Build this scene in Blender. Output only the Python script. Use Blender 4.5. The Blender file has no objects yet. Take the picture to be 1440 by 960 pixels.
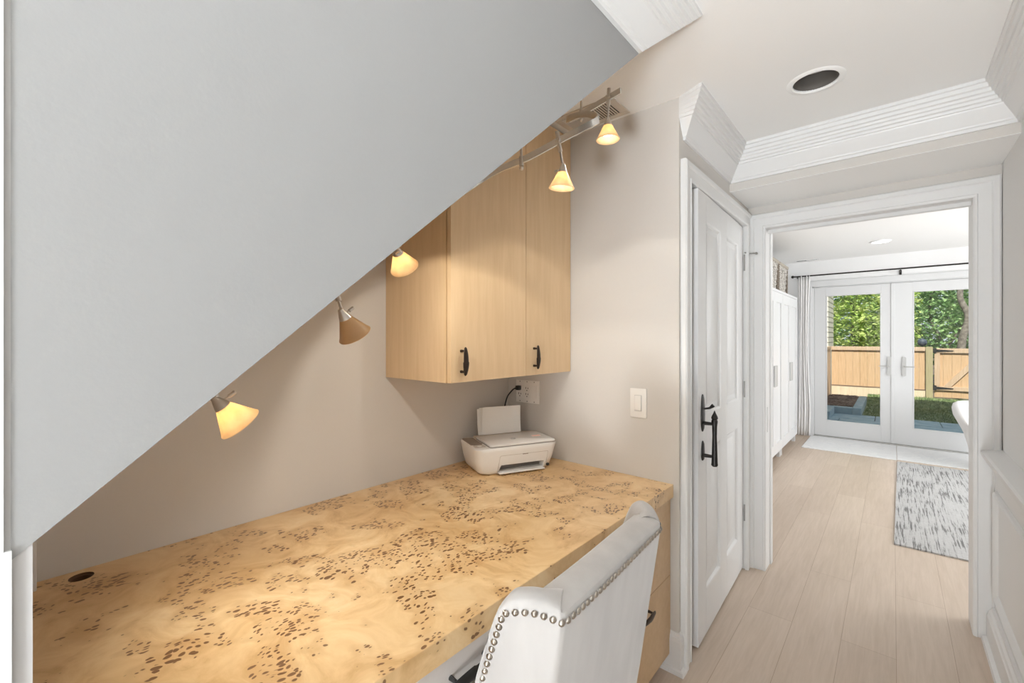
import bpy, bmesh, math, random
from mathutils import Vector, Matrix, Euler
C = bpy.context.scene.collection
SC = bpy.context.scene
PI = math.pi
R_ = random.Random(7)

# ------------------------------------------------------------------ camera, world, sun, lights, exposure
YAW = math.atan(536/614.7)
cam = bpy.data.cameras.new('camera'); camo = bpy.data.objects.new('camera', cam); C.objects.link(camo)
cam.sensor_width = 36; cam.lens = 614.7/1440*36; cam.shift_y = -4/1440; cam.clip_start = .02; cam.clip_end = 200
camo.location = (0, 0, 1.375); camo.rotation_euler = (PI/2, 0, YAW)
SC.camera = camo
SC.view_settings.view_transform = 'Standard'; SC.view_settings.look = 'None'
SC.view_settings.gamma = 1; SC.view_settings.use_curve_mapping = False
SC.view_settings.exposure = 0.16
SC.cycles.max_bounces = 10; SC.cycles.diffuse_bounces = 6; SC.cycles.use_denoising = True
SC.cycles.sample_clamp_indirect = 6

w = bpy.data.worlds.new('world'); SC.world = w; w.use_nodes = True
wn = w.node_tree; bg = wn.nodes['Background']
sky = wn.nodes.new('ShaderNodeTexSky'); sky.sky_type = 'HOSEK_WILKIE'; sky.turbidity = 3.0
sky.sun_direction = (.2, -.6, .75)
skymix = wn.nodes.new('ShaderNodeMix'); skymix.data_type = 'RGBA'; skymix.inputs[0].default_value = .55
wn.links.new(sky.outputs[0], skymix.inputs[6]); skymix.inputs[7].default_value = (.85, .93, 1, 1)
wn.links.new(skymix.outputs[2], bg.inputs[0]); bg.inputs[1].default_value = 1.15

def area(name, loc, rot, sx, sy, e, col):
    l = bpy.data.lights.new(name, 'AREA'); l.shape = 'RECTANGLE'; l.size = sx; l.size_y = sy; l.energy = e; l.color = col
    o = bpy.data.objects.new(name, l); C.objects.link(o); o.location = loc; o.rotation_euler = rot; return o
sun = bpy.data.lights.new('sun', 'SUN'); sun.energy = 5.6; sun.angle = .01; sun.color = (1, .95, .86)
suno = bpy.data.objects.new('sun', sun); C.objects.link(suno)
suno.rotation_euler = Vector((-.16, .62, -.76)).to_track_quat('-Z', 'Y').to_euler()
# added area fills behind the camera and beside the garden room's right wall
area('hall_front_fill', (.06, -2.3, 1.45), (PI/2, 0, PI), .5, 1.9, 10, (.86, .935, 1))  # fill added to light the hall; no window stands here
area('ceiling_fill', (.02, -1.75, 1.62), (math.radians(180-42), 0, 0), .4, .4, 17, (.90, .95, 1)).data.spread = 1.75  # added fill thrown up at the hall ceiling from behind the camera
area('low_fill', (.20, -1.9, .42), (math.radians(180-38), 0, 0), .3, .6, 58, (.90, .955, 1)).data.spread = 2.4  # added low fill that lifts the ceiling and the alcove
area('garden_room_fill', (2.35, 5.3, 1.5), (PI/2, 0, PI/2), 2.6, 1.7, 80, (.95, .98, 1))  # added fill for the garden room; its right wall has no window
LAMP_W = 5.6; LAMP_COL = (1, .95, .86)

# ------------------------------------------------------------------ helpers
WM = {}
def V(*a): return Vector(a)
class MB:
    def __init__(s): s.bm = bmesh.new()
    def box(s, x0, x1, y0, y1, z0, z1, bev=0, seg=2, M=None):
        r = bmesh.ops.create_cube(s.bm, size=1); vs = r['verts']
        bmesh.ops.scale(s.bm, vec=(x1-x0, y1-y0, z1-z0), verts=vs)
        bmesh.ops.translate(s.bm, vec=((x0+x1)/2, (y0+y1)/2, (z0+z1)/2), verts=vs)
        if bev:
            es = list({e for v in vs for e in v.link_edges})
            g = bmesh.ops.bevel(s.bm, geom=es, offset=bev, segments=seg, profile=.5, affect='EDGES')
            vs = list({v for f in g['faces'] for v in f.verts} | {v for v in vs if v.is_valid})
        if M is not None: bmesh.ops.transform(s.bm, matrix=M, verts=vs)
        return s
    def rings(s, rings, cap0=True, cap1=True, closed=True):
        R = [[s.bm.verts.new(p) for p in r] for r in rings]
        n = len(R[0])
        for a, b in zip(R, R[1:]):
            for i in range(n if closed else n-1):
                j = (i+1) % n
                try: s.bm.faces.new((a[i], a[j], b[j], b[i]))
                except ValueError: pass
        if cap0: s.bm.faces.new(R[0][::-1])
        if cap1: s.bm.faces.new(R[-1])
        return s
    def prism(s, pts, d):            # planar polygon extruded by vector d
        d = Vector(d); a = [Vector(p) for p in pts]
        return s.rings([a, [p+d for p in a]])
    def tube(s, path, r, n=10, caps=True):
        path = [Vector(p) for p in path]; rs = r if isinstance(r, (list, tuple)) else [r]*len(path)
        rings = []; up = None
        for i, p in enumerate(path):
            t = (path[min(i+1, len(path)-1)] - path[max(i-1, 0)]).normalized()
            if up is None: up = t.orthogonal().normalized()
            else:
                up = up - t*up.dot(t)
                up = up.normalized() if up.length > 1e-6 else t.orthogonal().normalized()
            b = t.cross(up)
            rings.append([p + (up*math.cos(2*PI*k/n) + b*math.sin(2*PI*k/n))*rs[i] for k in range(n)])
        return s.rings(rings, caps, caps)
    def lathe(s, prof, M=None, n=32, cap0=False, cap1=False):   # prof of (radius, height) about z
        M = M or Matrix()
        return s.rings([[M @ V(max(r, 1e-5)*math.cos(2*PI*k/n), max(r, 1e-5)*math.sin(2*PI*k/n), z) for k in range(n)] for r, z in prof], cap0, cap1)
    def sphere(s, c, r, sc=(1, 1, 1), n=16):
        M = Matrix.Translation(c) @ Matrix.Diagonal((r*sc[0], r*sc[1], r*sc[2], 1))
        bmesh.ops.create_uvsphere(s.bm, u_segments=n, v_segments=max(6, n//2), radius=1, matrix=M); return s
    def ribbon(s, path, h, t):       # upright flat bar along a path
        path = [Vector(p) for p in path]; rings = []
        for i, p in enumerate(path):
            d = (path[min(i+1, len(path)-1)] - path[max(i-1, 0)]); 
            if d.length < 1e-6: d = V(1, 0, 0)
            n = V(-d.y, d.x, 0)
            n = n.normalized() if n.length > 1e-6 else V(1, 0, 0)
            u = d.normalized().cross(n).normalized()
            if u.z < 0: u = -u
            rings.append([p + n*t/2 + u*h/2, p - n*t/2 + u*h/2, p - n*t/2 - u*h/2, p + n*t/2 - u*h/2])
        return s.rings(rings)

def finish(bm, name, m, smooth=None):
    bmesh.ops.remove_doubles(bm, verts=bm.verts, dist=1e-6)
    bmesh.ops.recalc_face_normals(bm, faces=bm.faces)
    me = bpy.data.meshes.new(name); bm.to_mesh(me); bm.free()
    for mm in (m if isinstance(m, (list, tuple)) else [m]): me.materials.append(mm)
    if smooth is not None:
        me.polygons.foreach_set('use_smooth', [True]*len(me.polygons))
        try: me.set_sharp_from_angle(angle=math.radians(smooth))
        except Exception: pass
    return me
def obj(name, mb, m, parent=None, smooth=None, origin=None):
    me = finish(mb.bm if isinstance(mb, MB) else mb, name, m, smooth)
    o = bpy.data.objects.new(name, me); C.objects.link(o)
    if parent is not None:
        me.transform(WM[parent].inverted()); o.parent = parent; WM[o] = WM[parent].copy()
    else:
        if origin is None:
            xs = [v.co for v in me.vertices]
            origin = V((min(v.x for v in xs)+max(v.x for v in xs))/2, (min(v.y for v in xs)+max(v.y for v in xs))/2, min(v.z for v in xs))
        me.transform(Matrix.Translation(-Vector(origin))); o.location = origin; WM[o] = Matrix.Translation(origin)
    return o
def thing(name, label, cat, loc, group=None, kind=None):
    o = bpy.data.objects.new(name, None); C.objects.link(o); o.location = loc; o.empty_display_size = .1
    WM[o] = Matrix.Translation(loc)
    return tag(o, label, cat, group, kind)
def tag(o, label, cat, group=None, kind=None):
    o['label'] = label; o['category'] = cat
    if group: o['group'] = group
    if kind: o['kind'] = kind
    return o
def struct(name, mb, m, label, cat, smooth=None):
    return tag(obj(name, mb, m, None, smooth), label, cat, None, 'structure')
def cut(o, mb):                       # boolean difference, baked into the mesh
    me = finish(mb.bm, 'cutter', []); c = bpy.data.objects.new('cutter', me); C.objects.link(c); c.matrix_world = Matrix()
    me.transform(WM[o].inverted()); c.location = o.location if o.parent is None else WM[o].translation
    md = o.modifiers.new('b', 'BOOLEAN'); md.operation = 'DIFFERENCE'; md.solver = 'EXACT'; md.object = c
    bpy.context.view_layer.update()
    nm = bpy.data.meshes.new_from_object(o.evaluated_get(bpy.context.evaluated_depsgraph_get()))
    o.modifiers.clear(); o.data = nm; bpy.data.objects.remove(c); return o
def text_bm(txt, size, M, ext=.0006, shear=0.0):
    cu = bpy.data.curves.new('t', 'FONT'); cu.body = txt; cu.size = size; cu.extrude = ext; cu.align_x = 'CENTER'; cu.align_y = 'CENTER'; cu.shear = shear
    o = bpy.data.objects.new('t', cu); C.objects.link(o); bpy.context.view_layer.update()
    me = bpy.data.meshes.new_from_object(o.evaluated_get(bpy.context.evaluated_depsgraph_get()))
    bpy.data.objects.remove(o); bm = bmesh.new(); bm.from_mesh(me); bm.transform(M); return bm
def spline(pts, n=8):
    pts = [Vector(p) for p in pts]; out = []
    P = [2*pts[0]-pts[1]] + pts + [2*pts[-1]-pts[-2]]
    for i in range(1, len(P)-2):
        a, b, c, d = P[i-1:i+3]
        for k in range(n):
            t = k/n
            out.append(.5*((2*b) + (c-a)*t + (2*a-5*b+4*c-d)*t*t + (3*b-a-3*c+d)*t**3))
    out.append(pts[-1]); return out

# ------------------------------------------------------------------ materials
def nodes(name):
    m = bpy.data.materials.new(name); m.use_nodes = True; nt = m.node_tree
    return m, nt, nt.nodes['Principled BSDF']
def N(nt, t, **kw):
    n = nt.nodes.new('ShaderNode'+t)
    for k, v in kw.items():
        if k in n.inputs: n.inputs[k].default_value = v
        else: setattr(n, k, v)
    return n
def coords(nt, scale=(1, 1, 1), rot=(0, 0, 0), gen='Object'):
    tc = N(nt, 'TexCoord'); mp = N(nt, 'Mapping'); mp.inputs['Scale'].default_value = scale; mp.inputs['Rotation'].default_value = rot
    nt.links.new(tc.outputs[gen], mp.inputs[0]); return mp.outputs[0]
def ramp(nt, src, stops):
    r = N(nt, 'ValToRGB'); e = r.color_ramp.elements
    while len(e) < len(stops): e.new(.5)
    for el, (p, c) in zip(e, stops):
        el.position = p; el.color = c if len(c) == 4 else (*c, 1)
    nt.links.new(src, r.inputs[0]); return r.outputs[0]
def mixc(nt, fac, a, b, bt='MIX'):
    m = N(nt, 'Mix', data_type='RGBA', blend_type=bt)
    for s, i in ((fac, 0), (a, 6), (b, 7)):
        if hasattr(s, 'links') or isinstance(s, bpy.types.NodeSocket): nt.links.new(s, m.inputs[i])
        else: m.inputs[i].default_value = s if i == 0 or len(s) == 4 else (*s, 1)
    return m.outputs[2]
def bump(nt, b, src, strength, dist=.01):
    n = N(nt, 'Bump', Strength=strength, Distance=dist); nt.links.new(src, n.inputs['Height']); nt.links.new(n.outputs[0], b.inputs['Normal'])
def plain(name, col, rough=.5, metal=0, bmp=0, bscale=60, var=0, coat=0):
    m, nt, b = nodes(name); b.inputs['Base Color'].default_value = (*col, 1); b.inputs['Roughness'].default_value = rough; b.inputs['Metallic'].default_value = metal
    b.inputs['Coat Weight'].default_value = coat
    no = N(nt, 'TexNoise', Scale=bscale, Detail=4.0); nt.links.new(coords(nt), no.inputs['Vector'])
    if bmp: bump(nt, b, no.outputs[0], bmp, .002)
    v = var or .03
    nt.links.new(mixc(nt, no.outputs[0], tuple(c*(1-v) for c in col), tuple(min(1, c*(1+v)) for c in col)), b.inputs['Base Color'])
    return m
WALL = plain('wall_paint', (.635, .605, .568), .75, bmp=.08, bscale=180, var=.015)
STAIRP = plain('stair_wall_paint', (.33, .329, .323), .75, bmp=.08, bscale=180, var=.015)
WALLR = plain('right_wall_paint', (.78, .77, .755), .75, bmp=.08, bscale=180, var=.015)
CEIL = plain('ceiling_paint', (.90, .897, .885), .85, bmp=.05, bscale=150, var=.01)
TRIM = plain('white_trim_paint', (.765, .762, .755), .42, var=.01)
TRIMG = plain('garden_door_paint', (.68, .685, .69), .4, var=.01)
DOORP = plain('door_paint', (.76, .757, .75), .36, var=.01)
WHITE = plain('white_plastic', (.84, .82, .79), .35, var=.01)
WARD = plain('wardrobe_white', (.72, .72, .725), .35, var=.01)
WHITE2 = plain('white_lacquer', (.86, .86, .86), .3, var=.01)
GREYP = plain('grey_panel', (.50, .49, .48), .6)
NICKEL = plain('brushed_nickel', (.62, .58, .53), .3, 1, bmp=.05, bscale=200)
RAILM = plain('satin_rail', (.72, .70, .66), .25, 1)
BRONZE = plain('oil_rubbed_bronze', (.045, .03, .022), .38, .6, bmp=.1, bscale=120, var=.3)
IRON = plain('black_iron', (.035, .032, .030), .4, .7, bmp=.1, bscale=120, var=.2)
BLACK = plain('black_plastic', (.02, .02, .02), .4)
DARK = plain('dark_void', (.02, .018, .016), .8)
TAUPE = plain('taupe_plastic', (.30, .255, .21), .45)
PAPER = plain('paper', (.86, .84, .80), .8, var=.01)
STEEL = plain('steel', (.36, .35, .33), .45, .8)
GREYMET = plain('grey_handle', (.50, .50, .49), .4, .3)

def maple(name, axis='z', base=(.73, .54, .335)):
    m, nt, b = nodes(name)
    sc = {'z': (14, 14, 1.1), 'y': (14, 1.1, 14), 'x': (1.1, 14, 14)}[axis]
    n1 = N(nt, 'TexNoise', Scale=3.0, Detail=6.0, Roughness=.6, Distortion=.4); nt.links.new(coords(nt, sc), n1.inputs['Vector'])
    n2 = N(nt, 'TexNoise', Scale=1.7, Detail=2.0); nt.links.new(coords(nt), n2.inputs['Vector'])
    c = ramp(nt, n1.outputs[0], [(.25, tuple(x*k for x, k in zip(base, (.93, .90, .85)))), (.75, tuple(x*k for x, k in zip(base, (1.05, 1.06, 1.08))))])
    c2 = mixc(nt, n2.outputs[0], (.9, .88, .84), (1.06, 1.06, 1.06))
    nt.links.new(mixc(nt, 1.0, c, c2, 'MULTIPLY'), b.inputs['Base Color'])
    b.inputs['Roughness'].default_value = .36; bump(nt, b, n1.outputs[0], .02, .002); return m
MAPLE = maple('maple_veneer'); MAPLE_DARK = maple('maple_edge', 'z', (.60, .41, .22)); MAPLE_SIDE = maple('maple_drawer', 'x', (.62, .44, .26))

def burl():
    m, nt, b = nodes('burl_veneer'); co = coords(nt)
    nd = N(nt, 'TexNoise', Scale=5.0, Detail=3.0); nt.links.new(co, nd.inputs['Vector'])
    off = N(nt, 'VectorMath', operation='MULTIPLY_ADD'); off.inputs[1].default_value = (.10, .10, .10)
    nt.links.new(nd.outputs['Color'], off.inputs[0]); nt.links.new(co, off.inputs[2]); wv = off.outputs[0]
    figure = N(nt, 'TexNoise', Scale=6.0, Detail=8.0, Roughness=.62, Distortion=1.6); nt.links.new(wv, figure.inputs['Vector'])
    base = ramp(nt, figure.outputs[0], [(.28, (.53, .32, .14)), (.45, (.70, .48, .245)), (.58, (.77, .56, .31)), (.75, (.82, .64, .39))])
    big = N(nt, 'TexNoise', Scale=2.6, Detail=2.0); nt.links.new(wv, big.inputs['Vector'])
    base = mixc(nt, 1.0, base, ramp(nt, big.outputs[0], [(.35, (.90, .83, .74)), (.6, (1.04, 1.03, 1.02))]), 'MULTIPLY')
    st = N(nt, 'Mapping'); st.inputs['Scale'].default_value = (1, .62, 1); st.inputs['Rotation'].default_value = (0, 0, .5); nt.links.new(wv, st.inputs[0])
    vo = N(nt, 'TexVoronoi', Scale=112.0); nt.links.new(st.outputs[0], vo.inputs['Vector'])
    cl = N(nt, 'TexNoise', Scale=10.5, Detail=1.0); nt.links.new(co, cl.inputs['Vector'])
    cl2 = N(nt, 'TexNoise', Scale=24.0, Detail=1.0); nt.links.new(co, cl2.inputs['Vector'])
    def math_(op, a, b_, clamp=False):
        n = N(nt, 'Math', operation=op); n.use_clamp = clamp
        for s, i in ((a, 0), (b_, 1)):
            if isinstance(s, (int, float)): n.inputs[i].default_value = s
            else: nt.links.new(s, n.inputs[i])
        return n.outputs[0]
    mask = math_('MULTIPLY', math_('SUBTRACT', math_('ADD', cl.outputs[0], math_('MULTIPLY', cl2.outputs[0], .35)), .66), 12.0, True)
    rnd = N(nt, 'SeparateColor'); nt.links.new(vo.outputs['Color'], rnd.inputs[0])
    size = math_('MULTIPLY', math_('MULTIPLY', mask, math_('ADD', rnd.outputs[0], .25)), .50)
    eye = math_('MULTIPLY', math_('SUBTRACT', size, vo.outputs['Distance']), 9.0, True)
    halo = math_('MULTIPLY', mask, .34)
    c = mixc(nt, halo, base, (.50, .28, .11)); c = mixc(nt, math_('MULTIPLY', eye, .88), c, (.14, .055, .02))
    nt.links.new(c, b.inputs['Base Color']); b.inputs['Roughness'].default_value = .30; b.inputs['Coat Weight'].default_value = .15; b.inputs['Coat Roughness'].default_value = .2
    return m
BURL = burl()

def oak():
    m, nt, b = nodes('oak_planks'); co = coords(nt, (1, 1, 1), (0, 0, PI/2))
    br = N(nt, 'TexBrick'); br.offset = .37; br.inputs['Scale'].default_value = 1; br.inputs['Brick Width'].default_value = 1.7; br.inputs['Row Height'].default_value = .19
    br.inputs['Mortar Size'].default_value = .0011; br.inputs['Mortar Smooth'].default_value = .2; br.inputs['Bias'].default_value = 0
    br.inputs['Color1'].default_value = (.55, .445, .36, 1); br.inputs['Color2'].default_value = (.61, .505, .415, 1); br.inputs['Mortar'].default_value = (.40, .30, .22, 1)
    nt.links.new(co, br.inputs['Vector'])
    g = N(nt, 'TexNoise', Scale=2.2, Detail=8.0, Roughness=.65, Distortion=.7); nt.links.new(coords(nt, (26, 1.6, 10)), g.inputs['Vector'])
    g2 = N(nt, 'TexNoise', Scale=1.3, Detail=2.0); nt.links.new(coords(nt, (3, .7, 1)), g2.inputs['Vector'])
    c = mixc(nt, 1.0, br.outputs[0], ramp(nt, g.outputs[0], [(.3, (.90, .88, .85)), (.7, (1.05, 1.05, 1.06))]), 'MULTIPLY')
    c = mixc(nt, 1.0, c, ramp(nt, g2.outputs[0], [(.3, (.93, .92, .90)), (.7, (1.05, 1.05, 1.05))]), 'MULTIPLY')
    nt.links.new(c, b.inputs['Base Color']); b.inputs['Roughness'].default_value = .42; bump(nt, b, g.outputs[0], .03, .001); return m
OAK = oak()

def velvet():
    m, nt, b = nodes('beige_velvet'); n1 = N(nt, 'TexNoise', Scale=5.0, Detail=4.0); nt.links.new(coords(nt, (3, 3, .6)), n1.inputs['Vector'])
    n2 = N(nt, 'TexNoise', Scale=420.0, Detail=2.0); nt.links.new(coords(nt), n2.inputs['Vector'])
    nt.links.new(ramp(nt, n1.outputs[0], [(.3, (.42, .40, .385)), (.7, (.51, .49, .47))]), b.inputs['Base Color'])
    b.inputs['Roughness'].default_value = .9; b.inputs['Sheen Weight'].default_value = .45; b.inputs['Sheen Roughness'].default_value = .4; bump(nt, b, n2.outputs[0], .15, .001); return m
VELVET = velvet()
def rugmat():
    m, nt, b = nodes('rug_weave'); n1 = N(nt, 'TexNoise', Scale=1.0, Detail=3.0, Roughness=.7); nt.links.new(coords(nt, (90, 3.4, 20)), n1.inputs['Vector'])
    n2 = N(nt, 'TexNoise', Scale=3.5, Detail=2.0); nt.links.new(coords(nt), n2.inputs['Vector'])
    n3 = N(nt, 'TexNoise', Scale=1.0, Detail=1.0); nt.links.new(coords(nt, (60, 160, 60)), n3.inputs['Vector'])
    ad = N(nt, 'Math', operation='MULTIPLY_ADD'); nt.links.new(n2.outputs[0], ad.inputs[0]); ad.inputs[1].default_value = .28; nt.links.new(n1.outputs[0], ad.inputs[2])
    c = ramp(nt, ad.outputs[0], [(.50, (.50, .495, .49)), (.67, (.46, .455, .45)), (.735, (.20, .195, .19)), (.85, (.15, .15, .15))])
    c = mixc(nt, 1.0, c, ramp(nt, n3.outputs[0], [(.3, (.88, .88, .88)), (.7, (1.06, 1.06, 1.06))]), 'MULTIPLY')
    nt.links.new(c, b.inputs['Base Color']); b.inputs['Roughness'].default_value = .95; bump(nt, b, n3.outputs[0], .4, .003); return m
RUG = rugmat()
def marble():
    m, nt, b = nodes('white_marble'); n1 = N(nt, 'TexNoise', Scale=3.0, Detail=8.0, Distortion=2.5); nt.links.new(coords(nt), n1.inputs['Vector'])
    nt.links.new(ramp(nt, n1.outputs[0], [(.35, (.80, .80, .81)), (.48, (.84, .84, .84)), (.52, (.76, .77, .79)), (.56, (.85, .85, .85))]), b.inputs['Base Color']); b.inputs['Roughness'].default_value = .25; return m
MARBLE = marble()
def glass():
    m, nt, b = nodes('clear_glass'); nt.nodes.remove(b); out = nt.nodes['Material Output']
    t = N(nt, 'BsdfTransparent'); t.inputs[0].default_value = (.97, .985, .98, 1); g = N(nt, 'BsdfGlossy', Roughness=.02); f = N(nt, 'Fresnel', IOR=1.45); mx = N(nt, 'MixShader')
    nt.links.new(f.outputs[0], mx.inputs[0]); nt.links.new(t.outputs[0], mx.inputs[1]); nt.links.new(g.outputs[0], mx.inputs[2]); nt.links.new(mx.outputs[0], out.inputs[0]); return m
GLASS = glass()
def emis(name, col, s, rough=.4, base=None):
    m, nt, b = nodes(name); b.inputs['Base Color'].default_value = (*(base or col), 1); b.inputs['Emission Color'].default_value = (*col, 1); b.inputs['Emission Strength'].default_value = s; b.inputs['Roughness'].default_value = rough; return m
def shade_mat(name, lit):
    m, nt, b = nodes(name); out = nt.nodes['Material Output']; b.inputs['Roughness'].default_value = .3
    n = N(nt, 'TexNoise', Scale=30.0, Detail=3.0); nt.links.new(coords(nt), n.inputs['Vector'])
    c = ramp(nt, n.outputs[0], [(.3, (.76, .56, .33)), (.7, (.90, .75, .53))]); nt.links.new(c, b.inputs['Base Color'])
    t = N(nt, 'BsdfTranslucent'); nt.links.new(c, t.inputs[0]); mx = N(nt, 'MixShader'); mx.inputs[0].default_value = .55
    nt.links.new(b.outputs[0], mx.inputs[1]); nt.links.new(t.outputs[0], mx.inputs[2]); nt.links.new(mx.outputs[0], out.inputs[0])
    if lit: b.inputs['Emission Color'].default_value = (1, .72, .38, 1); b.inputs['Emission Strength'].default_value = .25
    return m
SHADE = shade_mat('amber_glass_lit', True); SHADE_OFF = plain('amber_glass_unlit', (.58, .36, .18), .3, var=.12, bscale=30)
BULB = emis('halogen_bulb', (1, .86, .62), 7); BULB_OFF = plain('halogen_bulb_off', (.6, .55, .5), .2)
PANEL = emis('led_disc', (1, .98, .95), 3.5)
# ------------------------------------------------------------------ structure: shell
XL, XW, XS, XR = -1.605, -.665, -.56, .371          # alcove back wall, closet wall, stair wall, right wall
YS, YB, YH, YH2, YF = 1.81, 2.55, 2.945, 3.087, 7.47   # stub wall, beam face, header wall faces, garden wall
CZ, GZ = 2.37, 2.47
def soff(y): return min(CZ, 1.188 + .845*y)
struct('floor', MB().box(-1.72, 2.5, -2.5, YF+.02, -.06, 0), OAK, 'light oak plank floor running from the hall into the garden room', 'floor')
struct('ceiling', MB().box(-1.72, .5, -2.5, YH2-.02, CZ, CZ+.12), CEIL, 'flat white ceiling of the hall and desk alcove', 'ceiling')
struct('ceiling_garden_room', MB().box(-1.72, 2.5, YH2-.02, YF+.2, GZ, GZ+.12), CEIL, 'flat white ceiling of the room with the glass doors', 'ceiling')
struct('ceiling_under_stair', MB().prism([(XL, 0, 1.188), (XL, 1.399, CZ), (XL, 1.35, CZ), (XL, 0, 1.23)], (XW-XL, 0, 0)), WALL, 'sloping underside of the stair over the desk', 'ceiling')
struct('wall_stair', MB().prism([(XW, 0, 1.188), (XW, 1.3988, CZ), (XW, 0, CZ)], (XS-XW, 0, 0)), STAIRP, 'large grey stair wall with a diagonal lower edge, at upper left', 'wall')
struct('wall_alcove', MB().box(-1.72, XL, -.1, YH, 0, CZ), WALL, 'beige wall behind the burl desk', 'wall')
struct('wall_stub', MB().box(XL, XW, YS, YS+.105, 0, CZ), WALL, 'beige end wall with the light switch, right of the desk', 'wall')
struct('wall_closet', MB().box(XW-.10, XW, YS+.105, YS+.13, 0, 2.062).box(XW-.10, XW, YS+.105, YH, 2.062, CZ), WALL, 'narrow beige wall over the white closet door', 'wall')
struct('wall_end', MB().box(XL, XS-.001, 0, .0125, 0, 1.1985).box(XL, XS-.001, -.1, 0, 0, CZ), GREYP, 'grey end panel at the left end of the desk', 'wall')
struct('trim_alcove_corner', MB().box(XL, -1.545, .0125, .041, .7705, 1.215, .002), TRIM, 'slim white upright strip in the left back corner of the desk', 'trim')
struct('trim_stair_end', MB().box(-.75, -.5575, -.13, -.0039, 1.197, CZ).box(-.75, -.5575, -.13, .0006, 0, 1.197), TRIM, 'white upright casing at the extreme left edge', 'trim')
struct('wall_header', MB().box(-1.72, -.586, YH, YH2, 0, GZ).box(.296, 2.5, YH, YH2, 0, GZ).box(-.586, .296, YH, YH2, 2.040, GZ), WALL, 'wall with the cased opening to the garden room', 'wall')
struct('beam', MB().box(XW, XR, YB, YH, 2.1666, CZ), WALL, 'boxed beam across the hall before the opening', 'beam')
struct('trim_beam_underside', MB().box(XW, XR, YB, YH, 2.1645, 2.1664), CEIL, 'white underside of the boxed hall beam', 'trim')
struct('wall_right', MB().box(XR, .5, -2.5, YH, 0, CZ), WALLR, 'pale wall along the right side of the hall', 'wall')
struct('wall_hall_back', MB().box(-1.72, .5, -2.6, -2.5, 0, CZ).box(-1.72, -.75, -2.5, -.1, 0, CZ), WALL, 'hall walls behind the viewer', 'wall')
struct('wall_garden_left', MB().box(-1.72, -1.6, YH2, YF, 0, GZ), WHITE2, 'white left wall of the garden room', 'wall')
struct('wall_garden_right', MB().box(2.4, 2.5, YH2, YF, 0, GZ), WHITE2, 'white right wall of the garden room', 'wall')
DX0, DX1, DZ = -.875, .885, 2.115
struct('wall_garden', MB().box(-1.72, DX0, YF, YF+.16, -.2, GZ).box(DX1, 2.5, YF, YF+.16, -.2, GZ).box(DX0, DX1, YF, YF+.16, DZ, GZ).box(DX0, DX1, YF, YF+.16, -.2, -.001), WHITE2, 'white end wall around the glass garden doors', 'wall')
struct('wall_upper_storey', MB().box(-6, 8, YF+.02, YF+.16, GZ+.13, 6.9).box(-6, -1.73, YF+.02, YF+.16, -.2, GZ+.13).box(2.51, 8, YF+.02, YF+.16, -.2, GZ+.13), WALL, 'outside house wall over the garden doors', 'wall')
struct('roof', MB().box(-1.75, 2.6, -2.7, YF+.02, 2.62, 2.7), WALL, 'deck over the rooms', 'roof')
struct('wall_cross_space', MB().box(.5, 2.5, YH-.05, YH, 0, GZ), WALL, 'wall return beyond the right hall wall', 'wall')

# ---- mouldings
def mitred(path, prof, closed_ends=True, endcut0=None, endcut1=None):
    """sweep (out, z) profile along plan polyline; 'out' is to the right-hand side of travel"""
    mb = MB(); rings = []
    P = [Vector((*p, 0)) for p in path]
    for i, p in enumerate(P):
        d0 = (P[i]-P[i-1]).normalized() if i else None
        d1 = (P[i+1]-P[i]).normalized() if i < len(P)-1 else None
        n0 = V(d0.y, -d0.x, 0) if d0 else None; n1 = V(d1.y, -d1.x, 0) if d1 else None
        if n0 is None: m = n1
        elif n1 is None: m = n0
        else: m = (n0+n1)/(1+n0.dot(n1))
        rings.append([p + m*o + V(0, 0, z) for o, z in prof])
    if endcut0: rings[0] = [endcut0(v) for v in rings[0]]
    if endcut1: rings[-1] = [endcut1(v) for v in rings[-1]]
    return mb.rings(rings)
CR = [(0, .163), (.010, .163), (.012, .152), (.017, .148), (.019, .142), (.050, .094), (.052, .088), (.058, .086), (.060, .077), (.068, .073), (.070, .063), (.077, .059), (.079, .050), (.087, .046), (.089, .034), (.097, .030), (.099, .016), (.106, .013), (.106, 0), (0, 0)]
def crown(k=1.0): return [(o*k, CZ-d) for o, d in CR]
# around the hall: over the closet door, along the beam, back along the right wall
def ret0(v): return V(v.x, YS+.056-(v.x-XW), v.z)
c1 = mitred([(XW, YS+.056), (XW, YB), (XR, YB), (XR, -2.5)], crown(), endcut0=ret0)
c1.rings([[V(XW+o, YS+.056-o, CZ-d) for o, d in CR], [V(XW-.0005, max(YS+.056-o, YS), CZ-d) for o, d in CR]], False, False)
struct('trim_crown', c1, TRIM, 'white stepped crown moulding around the hall ceiling', 'crown moulding')
def cutS(v): return V(v.x, (v.z-1.188)/.845, v.z)
c2 = mitred([(XS, -2.5), (XS, 1.3)], [(o*1.13, z) for o, z in crown()], endcut1=cutS)
struct('trim_stair_crown', c2, TRIM, 'white crown moulding along the top of the stair wall, cut off at its end', 'crown moulding')
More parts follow.
